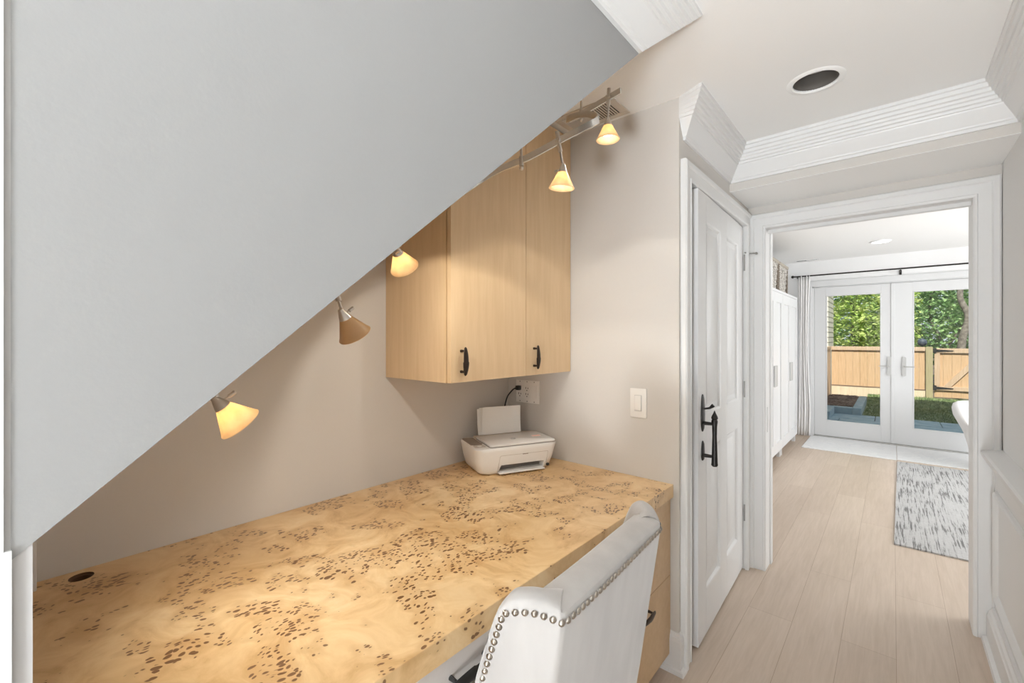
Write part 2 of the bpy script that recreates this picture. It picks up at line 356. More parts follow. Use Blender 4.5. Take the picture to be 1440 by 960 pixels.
# baseboard on the stub wall corner
BB = [(0, .162), (.004, .162), (.006, .150), (.011, .143), (.013, .128), (.013, .020), (.024, .016), (.026, 0), (0, 0)]
struct('baseboard_left', mitred([(-.80, YS), (XW, YS), (XW, YS+.022)], BB), TRIM, 'white baseboard wrapping the end of the switch wall', 'baseboard')
RB = [(0, .160), (.034, .157), (.036, .148), (.043, .140), (.046, .128), (.050, .122), (.050, .022), (.064, .017), (.067, 0), (0, 0)]
struct('baseboard_right', mitred([(XR, YH-.021), (XR, -2.5)], RB), TRIM, 'deep white baseboard along the right hall wall', 'baseboard')
RL = [(0, .876), (.060, .866), (.069, .862), (.069, .846), (.058, .836), (.054, .818), (.044, .806), (.040, .792), (.026, .780), (0, .780)]
struct('trim_chair_rail', mitred([(XR, YH-.021), (XR, -2.5)], RL), TRIM, 'white chair rail along the right hall wall', 'chair rail')
wp = MB().box(XR-.024, XR, -2.5, YH-.021, .15, .79)
struct('trim_wainscot', wp, TRIM, 'white wainscot panelling below the chair rail', 'wainscot')
def frame_mould(y0, y1, z0, z1, x):
    mb = MB(); pr = [(0, 0), (.012, .004), (.016, .012), (.010, .022), (.004, .030), (0, .034)]
    cs = [(y0, z0), (y1, z0), (y1, z1), (y0, z1)]; sg = [(1, 1), (-1, 1), (-1, -1), (1, -1)]
    rings = [[V(x-o, cy+sy*i, cz+sz*i) for o, i in pr] for (cy, cz), (sy, sz) in zip(cs, sg)]
    return mb.rings(rings+[rings[0]], False, False)
fm = frame_mould(1.35, 2.87, .215, .70, XR-.0235)
struct('trim_wainscot_frame', fm, TRIM, 'white picture frame moulding on the wainscot', 'moulding')

# ---- cased opening
def casing_profile(w): return [(0, 0), (0, .012), (.006, .016), (.012, .017), (.016, .013), (w-.030, .016), (w-.024, .022), (w-.006, .022), (w, .017), (w, 0)]
def door_case(x0, x1, z1, y, w, face=-1):   # U of casing round an opening in a wall facing -y
    pr = casing_profile(w); rings = []
    for (px, pz), (sx, sz) in zip([(x0, 0), (x0, z1), (x1, z1), (x1, 0)], [(-1, 0), (-1, 1), (1, 1), (1, 0)]):
        rings.append([V(px+sx*o, y+face*t, pz+sz*o) for o, t in pr])
    return MB().rings(rings)
struct('trim_opening_casing', door_case(-.569, .28, 2.028, YH, .088), TRIM, 'white casing round the opening to the garden room', 'door casing')
oj = MB().box(-.5855, -.569, YH-.004, YH2+.004, 0, 2.028, .001).box(.279, .2955, YH-.004, YH2+.004, 0, 2.028, .001).box(-.5855, .2955, YH-.004, YH2+.004, 2.028, 2.0395, .001)
oj.box(-.569, .279, YH+.050, YH+.058, 2.008, 2.028).box(-.569, .279, YH+.086, YH+.10, 2.012, 2.028)
oj.box(-.569, -.560, YH+.10, YH2, 0, 2.028)
j = struct('trim_opening_jamb', oj, TRIM, 'white jamb lining inside the opening to the garden room', 'door jamb')
st = obj('strike_plate', MB().box(-.5695, -.5675, YH+.030, YH+.046, .815, .965), GREYMET, j); st['label'] = 'grey strike plate'

# ---- closet door frame
cc = MB(); pr = casing_profile(.085)
rings = []
for (py, pz), (sy, sz) in zip([(1.915, 0), (1.915, 2.045), (2.875, 2.045), (2.875, 0)], [(-1, 0), (-1, 1), (.8, 1), (.8, 0)]):
    rings.append([V(XW+t*1.15, py+sy*o, pz+sz*o*.9) for o, t in pr])
cc.rings(rings)
struct('trim_closet_casing', cc, TRIM, 'white casing round the narrow panelled closet door', 'door casing')
cj = MB().box(XW-.12, XW+.004, 1.915, 1.933, 0, 2.05).box(XW-.12, XW+.004, 2.882, YH, 0, 2.05).box(XW-.12, XW+.004, 1.915, YH, 2.046, 2.062)
struct('trim_closet_jamb', cj, TRIM, 'white jamb of the closet door', 'door jamb')

# ---- closet door, slightly ajar, hinged at its far edge
LEAF = .888; TH = .036
DM = Matrix.Translation((-.677, 2.878, 0)) @ Matrix.Rotation(math.radians(1.9), 4, 'Z')   # local: y from 0 (hinge) to -LEAF (latch), x=0 hall face
def leaf_panels():
    mb = MB(); z0, z1 = .012, 2.040
    st_, rl = [( -.125, 0), (-.505, -.383), (-LEAF, -.763)], None
    for a, b in st_: mb.box(-TH, 0, a, b, z0, z1, .0015, 1)
    for a, b in [(z0, .21), (.868, 1.022), (1.92, z1)]:
        for ya, yb in [(-.383, -.125), (-.763, -.505)]: mb.box(-TH, 0, ya, yb, a, b)
    for a, b in [(.21, .868), (1.022, 1.92)]:
        for ya, yb in [(-.383, -.125), (-.763, -.505)]:
            mb.box(-TH+.012, -.013, ya, yb, a, b)
            # moulded edge and raised field
            def ring(i, x): return [V(x, ya+i, a+i), V(x, yb-i, a+i), V(x, yb-i, b-i), V(x, ya+i, b-i)]
            mb.rings([ring(0, 0), ring(.004, -.001), ring(.010, -.005), ring(.014, -.013)], False, False)
            mb.rings([ring(.040, -.0128), ring(.066, -.004), ring(.068, -.003)], False, True)
    bmesh.ops.transform(mb.bm, matrix=DM, verts=mb.bm.verts); return mb
d1 = thing('door_1', 'narrow white four-panel closet door standing slightly ajar', 'door', DM.translation, kind='structure')
obj('door_leaf', leaf_panels(), DOORP, d1, 30)
# long black iron grip handle on two rosettes
def at(M, mb): bmesh.ops.transform(mb.bm, matrix=M, verts=mb.bm.verts); return mb
yl = -LEAF+.062
def rosette(zc, zt, zb, w):
    mb = MB(); pts = []
    n = 28
    for k in range(n):
        a = 2*PI*k/n; zz = math.cos(a); s = abs(math.sin(a))
        hz = zt-zc if zz > 0 else zc-zb
        pts.append((math.copysign(w*(s**.8)*(1-.35*max(0, abs(zz)-.45)), math.sin(a)), zc+hz*zz))
    mb.rings([[V(0, yl+p, q) for p, q in pts], [V(.004, yl+p*.97, zc+(q-zc)*.98) for p, q in pts], [V(.008, yl+p*.55, zc+(q-zc)*.8) for p, q in pts]])
    return mb
hd = obj('grip_handle', at(DM, MB().tube([(.052, yl, z) for z in (.808, .814, .824, .875, .940, .985, 1.008, 1.016, 1.022, 1.031, 1.043, 1.056)], [.010, .0145, .013, .0115, .0095, .0105, .0135, .011, .0145, .012, .006, .001], 14)
    .tube([(0, yl, .995), (.05, yl, .995)], [.009, .0065], 10).tube([(0, yl, .850), (.05, yl, .850)], [.009, .0065], 10)), IRON, d1, 40)
hd['label'] = 'black iron pull handle'
obj('rosette', at(DM, rosette(1.030, 1.125, .955, .026)), IRON, hd, 40)
obj('rosette', at(DM, rosette(.858, .915, .825, .020)), IRON, hd, 40)
obj('thumb_latch', at(DM, MB().tube([(.004, yl, 1.058), (.03, yl+.004, 1.064), (.046, yl+.006, 1.078)], [.004, .005, .009], 10)), IRON, hd, 40)
for zc in (1.828, 1.074, .338):
    hm = MB().tube([(-.662, 2.897, zc-.05), (-.662, 2.897, zc+.05)], .0065, 10).box(-.672, -.664, 2.872, 2.926, zc-.048, zc+.048)
    for k in (-.03, 0, .03): hm.sphere((-.6635, 2.914, zc+k), .004, n=8)
    h = obj('hinge', hm, STEEL, d1, 40); h['label'] = 'steel butt hinge'
hp = obj('hinge_stop', MB().tube([(-.662, 2.897, 1.885), (-.662, 2.86, 1.885)], .004, 8).tube([(-.662, 2.897, 1.885), (-.618, 2.915, 1.882)], .0035, 8).sphere((-.614, 2.917, 1.882), .008, n=10).tube([(-.662, 2.897, 1.873), (-.662, 2.897, 1.897)], .009, 10), STEEL, d1, 40)
hp['label'] = 'steel door stop on the hinge pin'

# ---- recessed hall light
rl_ = thing('recessed_light', 'unlit recessed ceiling light with dark baffle over the hall', 'ceiling light', (-.226, 2.045, CZ))
LM = Matrix.Translation((-.226, 2.045, CZ))
obj('trim_ring', MB().lathe([(.074, .004), (.074, -.002), (.078, -.005), (.090, -.004), (.096, -.0005), (.096, .002)], LM, 64), plain('ring_white', (.93, .93, .92), .35, var=.005), rl_, 40)
obj('baffle', MB().lathe([(.0745, .001), (.071, .02), (.0715, .022), (.069, .04), (.0695, .042), (.067, .06), (.0675, .062), (.064, .085), (.001, .086)], LM, 48), plain('baffle_brown', (.15, .135, .12), .5), rl_, 40)
obj('reflector_bulb', MB().lathe([(.001, .045), (.03, .047), (.045, .052), (.05, .060), (.04, .085)], LM, 40), plain('frosted_bulb', (.42, .40, .37), .35), rl_, 60)
ceil_o = [o for o in C.objects if o.name == 'ceiling'][0]
cut(ceil_o, MB().lathe([(.0755, -.03), (.0755, .10)], LM, 48, True, True))
# ------------------------------------------------------------------ built-in desk
XD = -.688
dt = MB().box(XL+.0005, XD, .0126, YS-.0005, .716, .77, .0012, 1)
desk = obj('desk_top', dt, BURL); tag(desk, 'long burl veneer desk top built in under the sloping stair', 'desk top')
GM = Matrix.Translation((-1.555, .118, .77))
cut(desk, MB().lathe([(.024, -.03), (.024, .01)], GM, 40, True, True))
g = obj('cable_grommet', MB().lathe([(.024, .0003), (.0235, -.004), (.020, -.006), (.020, -.028), (.001, -.029)], GM, 40), plain('dark_wood_hole', (.10, .045, .018), .6), desk, 40); g['label'] = 'round dark cable hole'

def pull(M, L=.10):               # elongated leaf shaped pull standing on two posts; local: x out, z along
    mb = MB(); n = 22; rings = []
    for k in range(n+1):
        t = k/n; z = -L/2 + L*t
        wd = .0040 + .0115*math.sin(PI*min(1, (1-t)*1.0))**.7*(1 if t < .5 else .75) if 0 < k < n else .0015
        th = .0035 if 0 < k < n else .001
        bow = .004*math.sin(PI*t)
        rings.append([M @ V(.024+bow+th*math.cos(a), wd*math.sin(a), z) for a in [2*PI*i/12 for i in range(12)]])
    mb.rings(rings)
    for z in (-L*.36, L*.36): mb.tube([M @ V(0, 0, z), M @ V(.024, 0, z)], [.0055, .0035], 10)
    return mb
# drawer pedestal at the right end
PX = -.700
ped = thing('drawer_cabinet', 'maple drawer pedestal under the right end of the desk', 'cabinet', (-1.1, 1.57, 0))
pb = MB().box(-1.58, PX-.021, 1.345, 1.363, .067, .7155).box(-1.58, PX-.021, YS-.019, YS-.001, .067, .7155).box(-1.58, -1.565, 1.363, YS-.019, .067, .7155).box(-1.565, PX-.021, 1.363, YS-.019, .067, .085).box(-1.565, PX-.021, 1.363, YS-.019, .698, .7155)
obj('body', pb, MAPLE, ped)
obj('toe_kick', MB().box(-1.58, PX-.075, 1.35, YS-.016, 0, .067), MAPLE_DARK, ped)
for z0, z1 in ((.068, .391), (.394, .7145)):
    d = obj('drawer_front', MB().box(PX-.020, PX, 1.346, YS-.0025, z0, z1, .0012, 1), MAPLE_SIDE, ped)
    M = Matrix.Translation((PX, 1.545, (z0+z1)/2+(.115 if z0 < .1 else .07))) @ Matrix.Rotation(PI/2, 4, 'X')
    pl = obj('pull', pull(M, .11), BRONZE, d, 40); pl['label'] = 'dark bronze leaf shaped pull'
# white pencil drawer under the middle
pd = thing('pencil_drawer', 'shallow white drawer with a black pull hung under the desk front', 'drawer', (-.9, .85, .617))
obj('drawer_front', MB().box(PX-.02, PX, .38, 1.341, .617, .7145, .0015, 1), plain('white_drawer', (.72, .675, .64), .4), pd)
obj('drawer_box', MB().box(-1.2, PX-.021, .41, 1.31, .630, .708), MAPLE, pd)
pl = obj('pull', pull(Matrix.Translation((PX, .655, .664)) @ Matrix.Rotation(PI/2, 4, 'X') @ Matrix.Rotation(PI, 4, 'X'), .135), BLACK, pd, 40); pl['label'] = 'black leaf shaped pull'
lp = thing('support_cabinet', 'maple pedestal carrying the left end of the desk, below the frame', 'cabinet', (-1.1, .2, 0))
obj('body', MB().box(-1.58, PX-.021, .014, .375, .067, .7155, .001, 1), MAPLE, lp); obj('toe_kick', MB().box(-1.58, PX-.075, .02, .37, 0, .067), MAPLE_DARK, lp)
obj('door', MB().box(PX-.0205, PX, .0145, .374, .068, .7145, .0012, 1), MAPLE_SIDE, lp)

# ------------------------------------------------------------------ wall cabinet
CX, CY0, CB = -1.194, 1.035, 1.214
cab = thing('wall_cabinet', 'tall maple wall cabinet with two doors, its top cut to the stair slope', 'cabinet', (-1.4, 1.42, CB))
def slope_poly(y0, y1, z0, gap, x):
    pts = [(y0, z0), (y1, z0), (y1, min(CZ-.004, soff(y1)-gap))]
    ys = (CZ-.004+gap-1.188)/.845
    if y0 < ys < y1: pts.append((ys, CZ-.004))
    pts.append((y0, min(CZ-.004, soff(y0)-gap)))
    return [V(x, y, z) for y, z in pts]
obj('body', MB().prism(slope_poly(CY0, YS-.001, CB, .004, XL+.0005), (CX-.0255-XL-.0005, 0, 0)), MAPLE, cab)
for (a, b), py, pz in (((CY0+.001, 1.4605), 1.085, 1.292), ((1.4635, YS-.004), 1.515, 1.294)):
    dmb = MB().prism(slope_poly(a, b, CB+.001, .012, CX-.020), (.020, 0, 0))
    d = obj('door', dmb, MAPLE, cab)
    pl = obj('pull', pull(Matrix.Translation((CX, py, pz)), .105), BRONZE, d, 40); pl['label'] = 'dark bronze leaf shaped pull'
obj('top_gap', MB().box(XL+.02, CX-.03, 1.56, YS-.01, CZ-.0038, CZ-.0005), DARK, cab)

# ------------------------------------------------------------------ electrical plates
def plate(name, label, cat, x0, x1, z0, z1):
    t = thing(name, label, cat, ((x0+x1)/2, YS, z0))
    obj('cover_plate', MB().box(x0, x1, YS-.0065, YS-.0002, z0, z1, .0022, 2), WHITE, t, 30); return t
op = plate('outlet_plate', 'white three-gang outlet plate on the wall under the cabinet', 'outlet', -1.543, -1.386, 1.034, 1.154)
def receptacle(cx, par):
    r = obj('receptacle', MB().box(cx-.0165, cx+.0165, YS-.0085, YS-.006, 1.060, 1.128, .001, 1), WHITE, par, 30)
    sl = MB()
    for zc in (1.110, 1.078):
        sl.box(cx-.0085, cx-.0055, YS-.0090, YS-.0084, zc-.002, zc+.008).box(cx+.0055, cx+.0085, YS-.0090, YS-.0084, zc-.002, zc+.006)
        sl.tube([(cx, YS-.0090, zc-.010), (cx, YS-.0084, zc-.010)], .0030, 10)
    obj('slots', sl, DARK, r); return r
receptacle(-1.515, op); receptacle(-1.466, op)
obj('blank_insert', MB().box(-1.4345, -1.4015, YS-.0085, YS-.006, 1.060, 1.128, .001, 1), WHITE, op, 30)
for cx in (-1.515, -1.466, -1.418):
    for zc in (1.146, 1.042): obj('screw', MB().tube([(cx, YS-.0075, zc), (cx, YS-.006, zc)], .0032, 10), STEEL, op)
sp = plate('light_switch', 'white rocker light switch on the beige end wall', 'light switch', -.879, -.803, 1.030, 1.157)
obj('switch_surround', MB().box(-.8575, -.8245, YS-.0075, YS-.006, 1.059, 1.128, .0005, 1), GREYMET, sp, 30)
obj('rocker', MB().box(-.8558, -.8262, YS-.0115, YS-.006, 1.061, 1.1265, .002, 2), WHITE, sp, 30)

# ------------------------------------------------------------------ printer
A = V(.42, .906, 0).normalized(); Bv = V(-A.y, A.x, 0); PO = V(-1.352, 1.318, .7702)
PM = Matrix(((A.x, Bv.x, 0, PO.x), (A.y, Bv.y, 0, PO.y), (0, 0, 1, PO.z), (0, 0, 0, 1)))
W_, D_ = .405, .255
pr_ = thing('printer', 'white all-in-one inkjet printer in the right corner of the desk', 'printer', PO)
def rrect(x0, x1, y0, y1, r, z, n=6):
    out = []
    for (cx, cy, a0) in ((x1-r, y1-r, 0), (x0+r, y1-r, PI/2), (x0+r, y0+r, PI), (x1-r, y0+r, 1.5*PI)):
        for k in range(n+1):
            a = a0 + PI/2*k/n; out.append(V(cx+r*math.cos(a), cy+r*math.sin(a), z))
    return out
body = MB(); rs = []
for ins, z in ((.042, 0), (.030, .005), (.020, .018), (.008, .06), (.001, .105), (0, .118), (.003, .1225), (.010, .1245)):
    rs.append([PM @ p for p in rrect(ins, W_-ins*1.25, ins*.8, D_-ins*.3, .042 if z < .11 else .038, z)])
body.rings(rs); pbody = obj('body', body, WHITE, pr_, 40)
slot = MB().rings([[PM @ V(*p) for p in ((.105, -.02, .010), (.335, -.02, .010), (.335, .10, .010), (.105, .10, .010))], [PM @ V(*p) for p in ((.12, -.02, .042), (.335, -.02, .042), (.335, .10, .042), (.12, .10, .042))]])
cut(pbody, slot)
obj('slot_lining', at(PM, MB().box(.107, .334, .06, .075, .010, .042)), plain('slot_grey', (.20, .18, .165), .5), pr_)
obj('output_tray', at(PM, MB().box(.106, .334, -.003, .06, .006, .0115, .002, 1)), WHITE, pr_, 30)
# front flap seam and latch
def front_y(z): return .0008+max(0, (.105-z))*.14
seam = MB()
def strip(x0, z0, x1, z1, w=.0011):
    seam.tube([PM @ V(x0, front_y(z0), z0), PM @ V(x1, front_y(z1), z1)], w, 6)
strip(.103, .012, .112, .082); strip(.112, .082, .116, .086); strip(.116, .086, .350, .086); strip(.350, .086, .352, .082); strip(.352, .082, .345, .03)
obj('flap_seam', seam, plain('seam_grey', (.55, .50, .45), .6), pr_)
obj('latch', at(PM, MB().box(.222, .250, front_y(.084)-.002, front_y(.084)+.004, .0825, .0865, .001, 1)), TAUPE, pr_)
obj('usb_port', at(PM, MB().box(.348, .362, front_y(.02)-.0045, front_y(.02)+.006, .015, .026, .002, 1)), BLACK, pr_)
lid = obj('scanner_lid', at(PM, MB().rings([rrect(.068, W_-.010, .006, .205, .012, z) if k else rrect(.070, W_-.012, .008, .203, .012, z) for k, z in ((0, .1246), (1, .127), (1, .1335), (0, .1352))])), plain('lid_white', (.88, .87, .85), .25, var=.01), pr_, 40)
obj('lid_gap', at(PM, MB().rings([rrect(.0665, W_-.009, .0045, .2065, .012, .1243), rrect(.0665, W_-.009, .0045, .2065, .012, .1262)])), plain('gap_brown', (.16, .13, .11), .7), lid)
# round badge on the lid, and small coloured sticker
BM = PM @ Matrix.Translation((.215, .095, .1353))
bd = MB().lathe([(.0135, 0), (.0135, .0006), (.0120, .0006), (.0120, 0)], BM, 32); GREYL = plain('badge_grey', (.30, .30, .31), .3, .5)
bo = obj('badge', bd, GREYL, lid)
obj('badge_letters', text_bm('hp', .021, BM @ Matrix.Translation((0, 0, .0003)), .0004, .25), GREYL, bo)
ORG = plain('sticker_orange', (.85, .36, .26), .5)
stk = obj('sticker', at(PM, MB().box(.322, .366, .098, .122, .1352, .1354)), plain('sticker_pale', (.90, .70, .63), .5), lid)
stm = MB()
for k in range(3):
    for i in range(4): stm.box(.325+i*.010, .332+i*.010, .102+k*.0065, .106+k*.0065, .1354, .1356)
obj('sticker_print', at(PM, stm), ORG, stk)
obj('control_strip', at(PM, MB().rings([rrect(.006, .062, .085, .235, .012, .1235), rrect(.007, .061, .086, .234, .012, .1262)])), TAUPE, pr_, 40)
bp = obj('button_pad', at(PM, MB().rings([rrect(.008, .060, .030, .082, .012, .1235), rrect(.009, .059, .031, .081, .012, .1256)])), plain('pad_grey', (.62, .58, .54), .4), pr_, 40)
obj('button', at(PM, MB().lathe([(.011, .1256), (.010, .1268), (.001, .1272)], Matrix.Translation((.034, .055, 0)), 20)), WHITE, bp, 40)
obj('rear_cover', at(PM, MB().rings([rrect(.068, W_-.012, .207, D_-.004, .008, .1236), rrect(.070, W_-.014, .209, D_-.006, .008, .130)])), plain('rear_taupe', (.52, .46, .40), .45), pr_, 40)
tray = MB(); tw0, tw1 = .118, .300
tray.rings([[PM @ V(x, y, z) for x, y, z in ((tw0-.02, D_-.012, .118), (tw1+.01, D_-.012, .118), (tw1+.01, D_-.008, .118), (tw0-.02, D_-.008, .118))], [PM @ V(x, y, z) for x, y, z in ((tw0-.02, D_+.012, .195), (tw1+.01, D_+.012, .195), (tw1+.01, D_+.016, .195), (tw0-.02, D_+.016, .195))]])
obj('paper_support', tray, WHITE, pr_)
pp = MB()
for k, (dx, top, lean) in enumerate(((-.012, .256, .034), (-.004, .262, .030), (.004, .266, .024))):
    x0, x1 = tw0+dx-.010, tw1+dx+.018; y0 = D_-.0125-.0032*k
    a = [(x0, y0, .132), (x1, y0, .132)]; seg = 6; rings = []
    for s in range(seg+1):
        t = s/seg; z = .132+(top-.132)*t; y = y0+lean*t-.012*t*t*(1 if k < 2 else 1.6)
        rings.append([PM @ V(x0+.006*t*(k == 2), y, z), PM @ V(x1, y, z), PM @ V(x1, y+.0012, z), PM @ V(x0+.006*t*(k == 2), y+.0012, z)])
    pp.rings(rings)
pap = obj('paper_stack', pp, PAPER); tag(pap, 'few sheets of white paper standing in the printer rear tray', 'paper', None, 'thing')
cord = MB().tube(spline([(-1.515, YS-.030, 1.112), (-1.519, YS-.046, 1.110), (-1.535, YS-.05, 1.098), (-1.565, YS-.055, 1.06), (-1.580, YS-.06, 1.00), (-1.588, YS-.07, .90), (-1.585, YS-.09, .80), (-1.56, YS-.14, .776)]), .0038, 10)
pc = obj('power_cord', cord, BLACK, None, 40); tag(pc, 'black power cord plugged into the outlet above the printer', 'cord')
obj('plug', MB().box(-1.527, -1.503, YS-.034, YS-.0092, 1.100, 1.124, .004, 2), BLACK, pc, 40)

# ------------------------------------------------------------------ track light
rail_pts = [(-1.02, .12, soff(.12)-.12), (-1.02, .265, soff(.265)-.12), (-1.02, .5, soff(.5)-.125), (-1.03, .70, soff(.7)-.13), (-1.03, .90, soff(.9)-.14), (-.995, 1.035, 1.915), (-.88, 1.085, 1.953), (-.78, 1.142, 2.005), (-.725, 1.178, 2.035), (-.700, 1.210, 2.060), (-.725, 1.247, 2.095), (-.80, 1.305, 2.15), (-.89, 1.365, 2.195), (-.940, 1.398, 2.212), (-.925, 1.418, 2.22), (-.86, 1.405, 2.22), (-.78, 1.385, 2.22), (-.70, 1.367, 2.22)]
tr = thing('track_light_rail', 'serpentine metal track light rail hung under the stair slope', 'track light rail', (-1.02, .7, 1.6))
obj('rail', MB().ribbon(spline(rail_pts, 10), .020, .007), RAILM, tr, 40)
def standoff(p, top):
    p = Vector(p); top = Vector(top)
    mb = MB().tube([p-V(0, 0, .016), p+V(0, 0, .014)], .0075, 12).tube([p, top], .004, 10).lathe([(.001, 0), (.018, 0), (.018, -.004), (.006, -.010)], Matrix.Translation(top), 20)
    mb.sphere(p-V(0, 0, .022), .008, n=12)
    s = obj('standoff', mb, NICKEL, tr, 40); s['label'] = 'nickel standoff post'
standoff((-.90, 1.078, 1.945), (-.90, 1.078, soff(1.078)-.001)); standoff((-1.02, .43, soff(.43)-.123), (-1.02, .43, soff(.43)-.001))
standoff((-.885, 1.411, 2.22), (-.885, 1.411, CZ-.0005))

GRP = 'track spotlights along the rail'
def spot(label, mount, joint, aim, lit, L=.052, r=.041, power=1.0, spread=118, glow=.07, blend=.22):
    mount, joint, aim = Vector(mount), Vector(joint), Vector(aim).normalized()
    t = thing('track_spotlight', label, 'spotlight', mount, GRP)
    q = aim.to_track_quat('Z', 'Y').to_matrix().to_4x4(); M = Matrix.Translation(joint) @ q        # local +z = aim
    d = (joint-mount).normalized()
    obj('stem', MB().tube([mount-d*.030, mount+d*.035], .0068, 12).tube([mount+d*.03, joint-d*.004], .0038, 10).box(mount.x-.009, mount.x+.009, mount.y-.009, mount.y+.009, mount.z-.006, mount.z+.006, .002, 1), NICKEL, t, 40)
    sk = obj('socket', MB().lathe([(.001, -.010), (.006, -.009), (.008, -.003), (.0145, .013), (.0155, .017), (.012, .019), (.001, .019)], M, 24), NICKEL, t, 40)
    side = M.to_3x3() @ V(0, 1, 0)
    obj('set_screw', MB().tube([joint+aim*.008+side*.006, joint+aim*.008+side*.024], [.0022, .0022], 8).tube([joint+aim*.008+side*.020, joint+aim*.008+side*.034], .0042, 10), NICKEL, sk, 40)
    z0, z1 = .015, .015+L
    prof = [(.0140, z0), (.0140+(r-.014)*.5, z0+(L)*.5), (.0140+(r-.014)*.82, z0+L*.82), (.0140+(r-.014)*.84, z0+L*.84), (r, z1-.002), (r-.001, z1), (r-.0035, z1-.001), (.0115+(r-.014)*.82, z0+L*.82), (.0115+(r-.014)*.5, z0+L*.5), (.0120, z0+.001)]
    obj('shade', MB().lathe(prof, M, 40), SHADE if lit else SHADE_OFF, t, 60)
    bz = z0+L*.55
    b = obj('bulb', MB().lathe([(.006, z0+.006), (.010, z0+.012), (.019, bz), (.0195, bz+.003), (.001, bz+.004)], M, 28), BULB if lit else BULB_OFF, t, 40)
    if lit:
        l = bpy.data.lights.new('lamp', 'SPOT'); l.energy = LAMP_W*power; l.color = LAMP_COL; l.spot_size = math.radians(spread); l.spot_blend = blend; l.shadow_soft_size = .012
        o = bpy.data.objects.new('lamp', l); C.objects.link(o); o.parent = t
        o.matrix_local = WM[t].inverted() @ (Matrix.Translation(joint+aim*(bz+.008)) @ (-aim).to_track_quat('Z', 'Y').to_matrix().to_4x4())
        l = bpy.data.lights.new('lamp_beam', 'SPOT'); l.energy = 4.5*power; l.color = LAMP_COL; l.spot_size = math.radians(62); l.spot_blend = 1; l.shadow_soft_size = .012
        o2 = bpy.data.objects.new('lamp_beam', l); C.objects.link(o2); o2.parent = t; o2.matrix_local = o.matrix_local.copy()
        l = bpy.data.lights.new('lamp_glow', 'POINT'); l.energy = glow; l.color = LAMP_COL; l.shadow_soft_size = .008
        o = bpy.data.objects.new('lamp_glow', l); C.objects.link(o); o.parent = t; o.location = (joint+aim*(bz+.009))-mount
    return t
spot('amber glass spotlight highest on the rail, beside the ceiling vent', (-.752, 1.378, 2.222), (-.752, 1.372, 2.136), (0, .02, -1), True, power=.66)
spot('amber glass spotlight in front of the right cabinet door', (-.795, 1.135, 1.998), (-.784, 1.144, 1.916), (-.10, .02, -1), True, power=.85)
spot('small lit spotlight under the slope at the cabinet left edge', (-1.03, .685, soff(.685)-.13), (-1.02, .688, 1.620), (-.30, .62, -.62), True)
spot('unlit brown-looking spotlight in the middle of the slope', (-1.015, .515, soff(.515)-.125), (-1.0, .524, 1.438), (-.10, .55, -.78), False)
spot('amber glass spotlight lowest on the slope, at far left', (-1.02, .265, soff(.265)-.12), (-1.01, .268, 1.252), (.05, .62, -.78), True, power=1.3, spread=150, glow=.11, blend=.75)

# ------------------------------------------------------------------ ceiling vent
vt = thing('ceiling_vent', 'cream louvred air vent in the alcove ceiling beside the wall cabinet', 'vent', (-1.02, 1.70, CZ))
vm = plain('vent_cream', (.66, .60, .53), .5)
vx0, vx1, vy0, vy1 = -1.165, -.868, 1.615, 1.785
fr = MB()
for a, b, c, d in ((vx0, vx1, vy0, vy0+.028), (vx0, vx1, vy1-.028, vy1), (vx0, vx0+.03, vy0+.028, vy1-.028), (vx1-.035, vx1, vy0+.028, vy1-.028), (-1.025, -1.01, vy0+.028, vy1-.028)): fr.box(a, b, c, d, CZ-.006, CZ-.0004, .0015, 1)
obj('frame', fr, vm, vt)
obj('duct_shadow', MB().box(vx0+.02, vx1-.02, vy0+.02, vy1-.02, CZ-.0012, CZ-.0003), DARK, vt)
for x0, x1, ang in ((vx0+.032, -1.027, -45), (-1.008, vx1-.037, 12)):
    n = 9
    for k in range(n):
        xc = x0+(x1-x0)*(k+.5)/n
        M = Matrix.Translation((xc, 0, CZ-.005)) @ Matrix.Rotation(math.radians(ang), 4, 'Y')
        obj('louvre', at(M, MB().box(-.0045 if ang > 0 else -.0065, .0035 if ang > 0 else .0065, vy0+.029, vy1-.029, -.0006, .0006)), vm, vt)

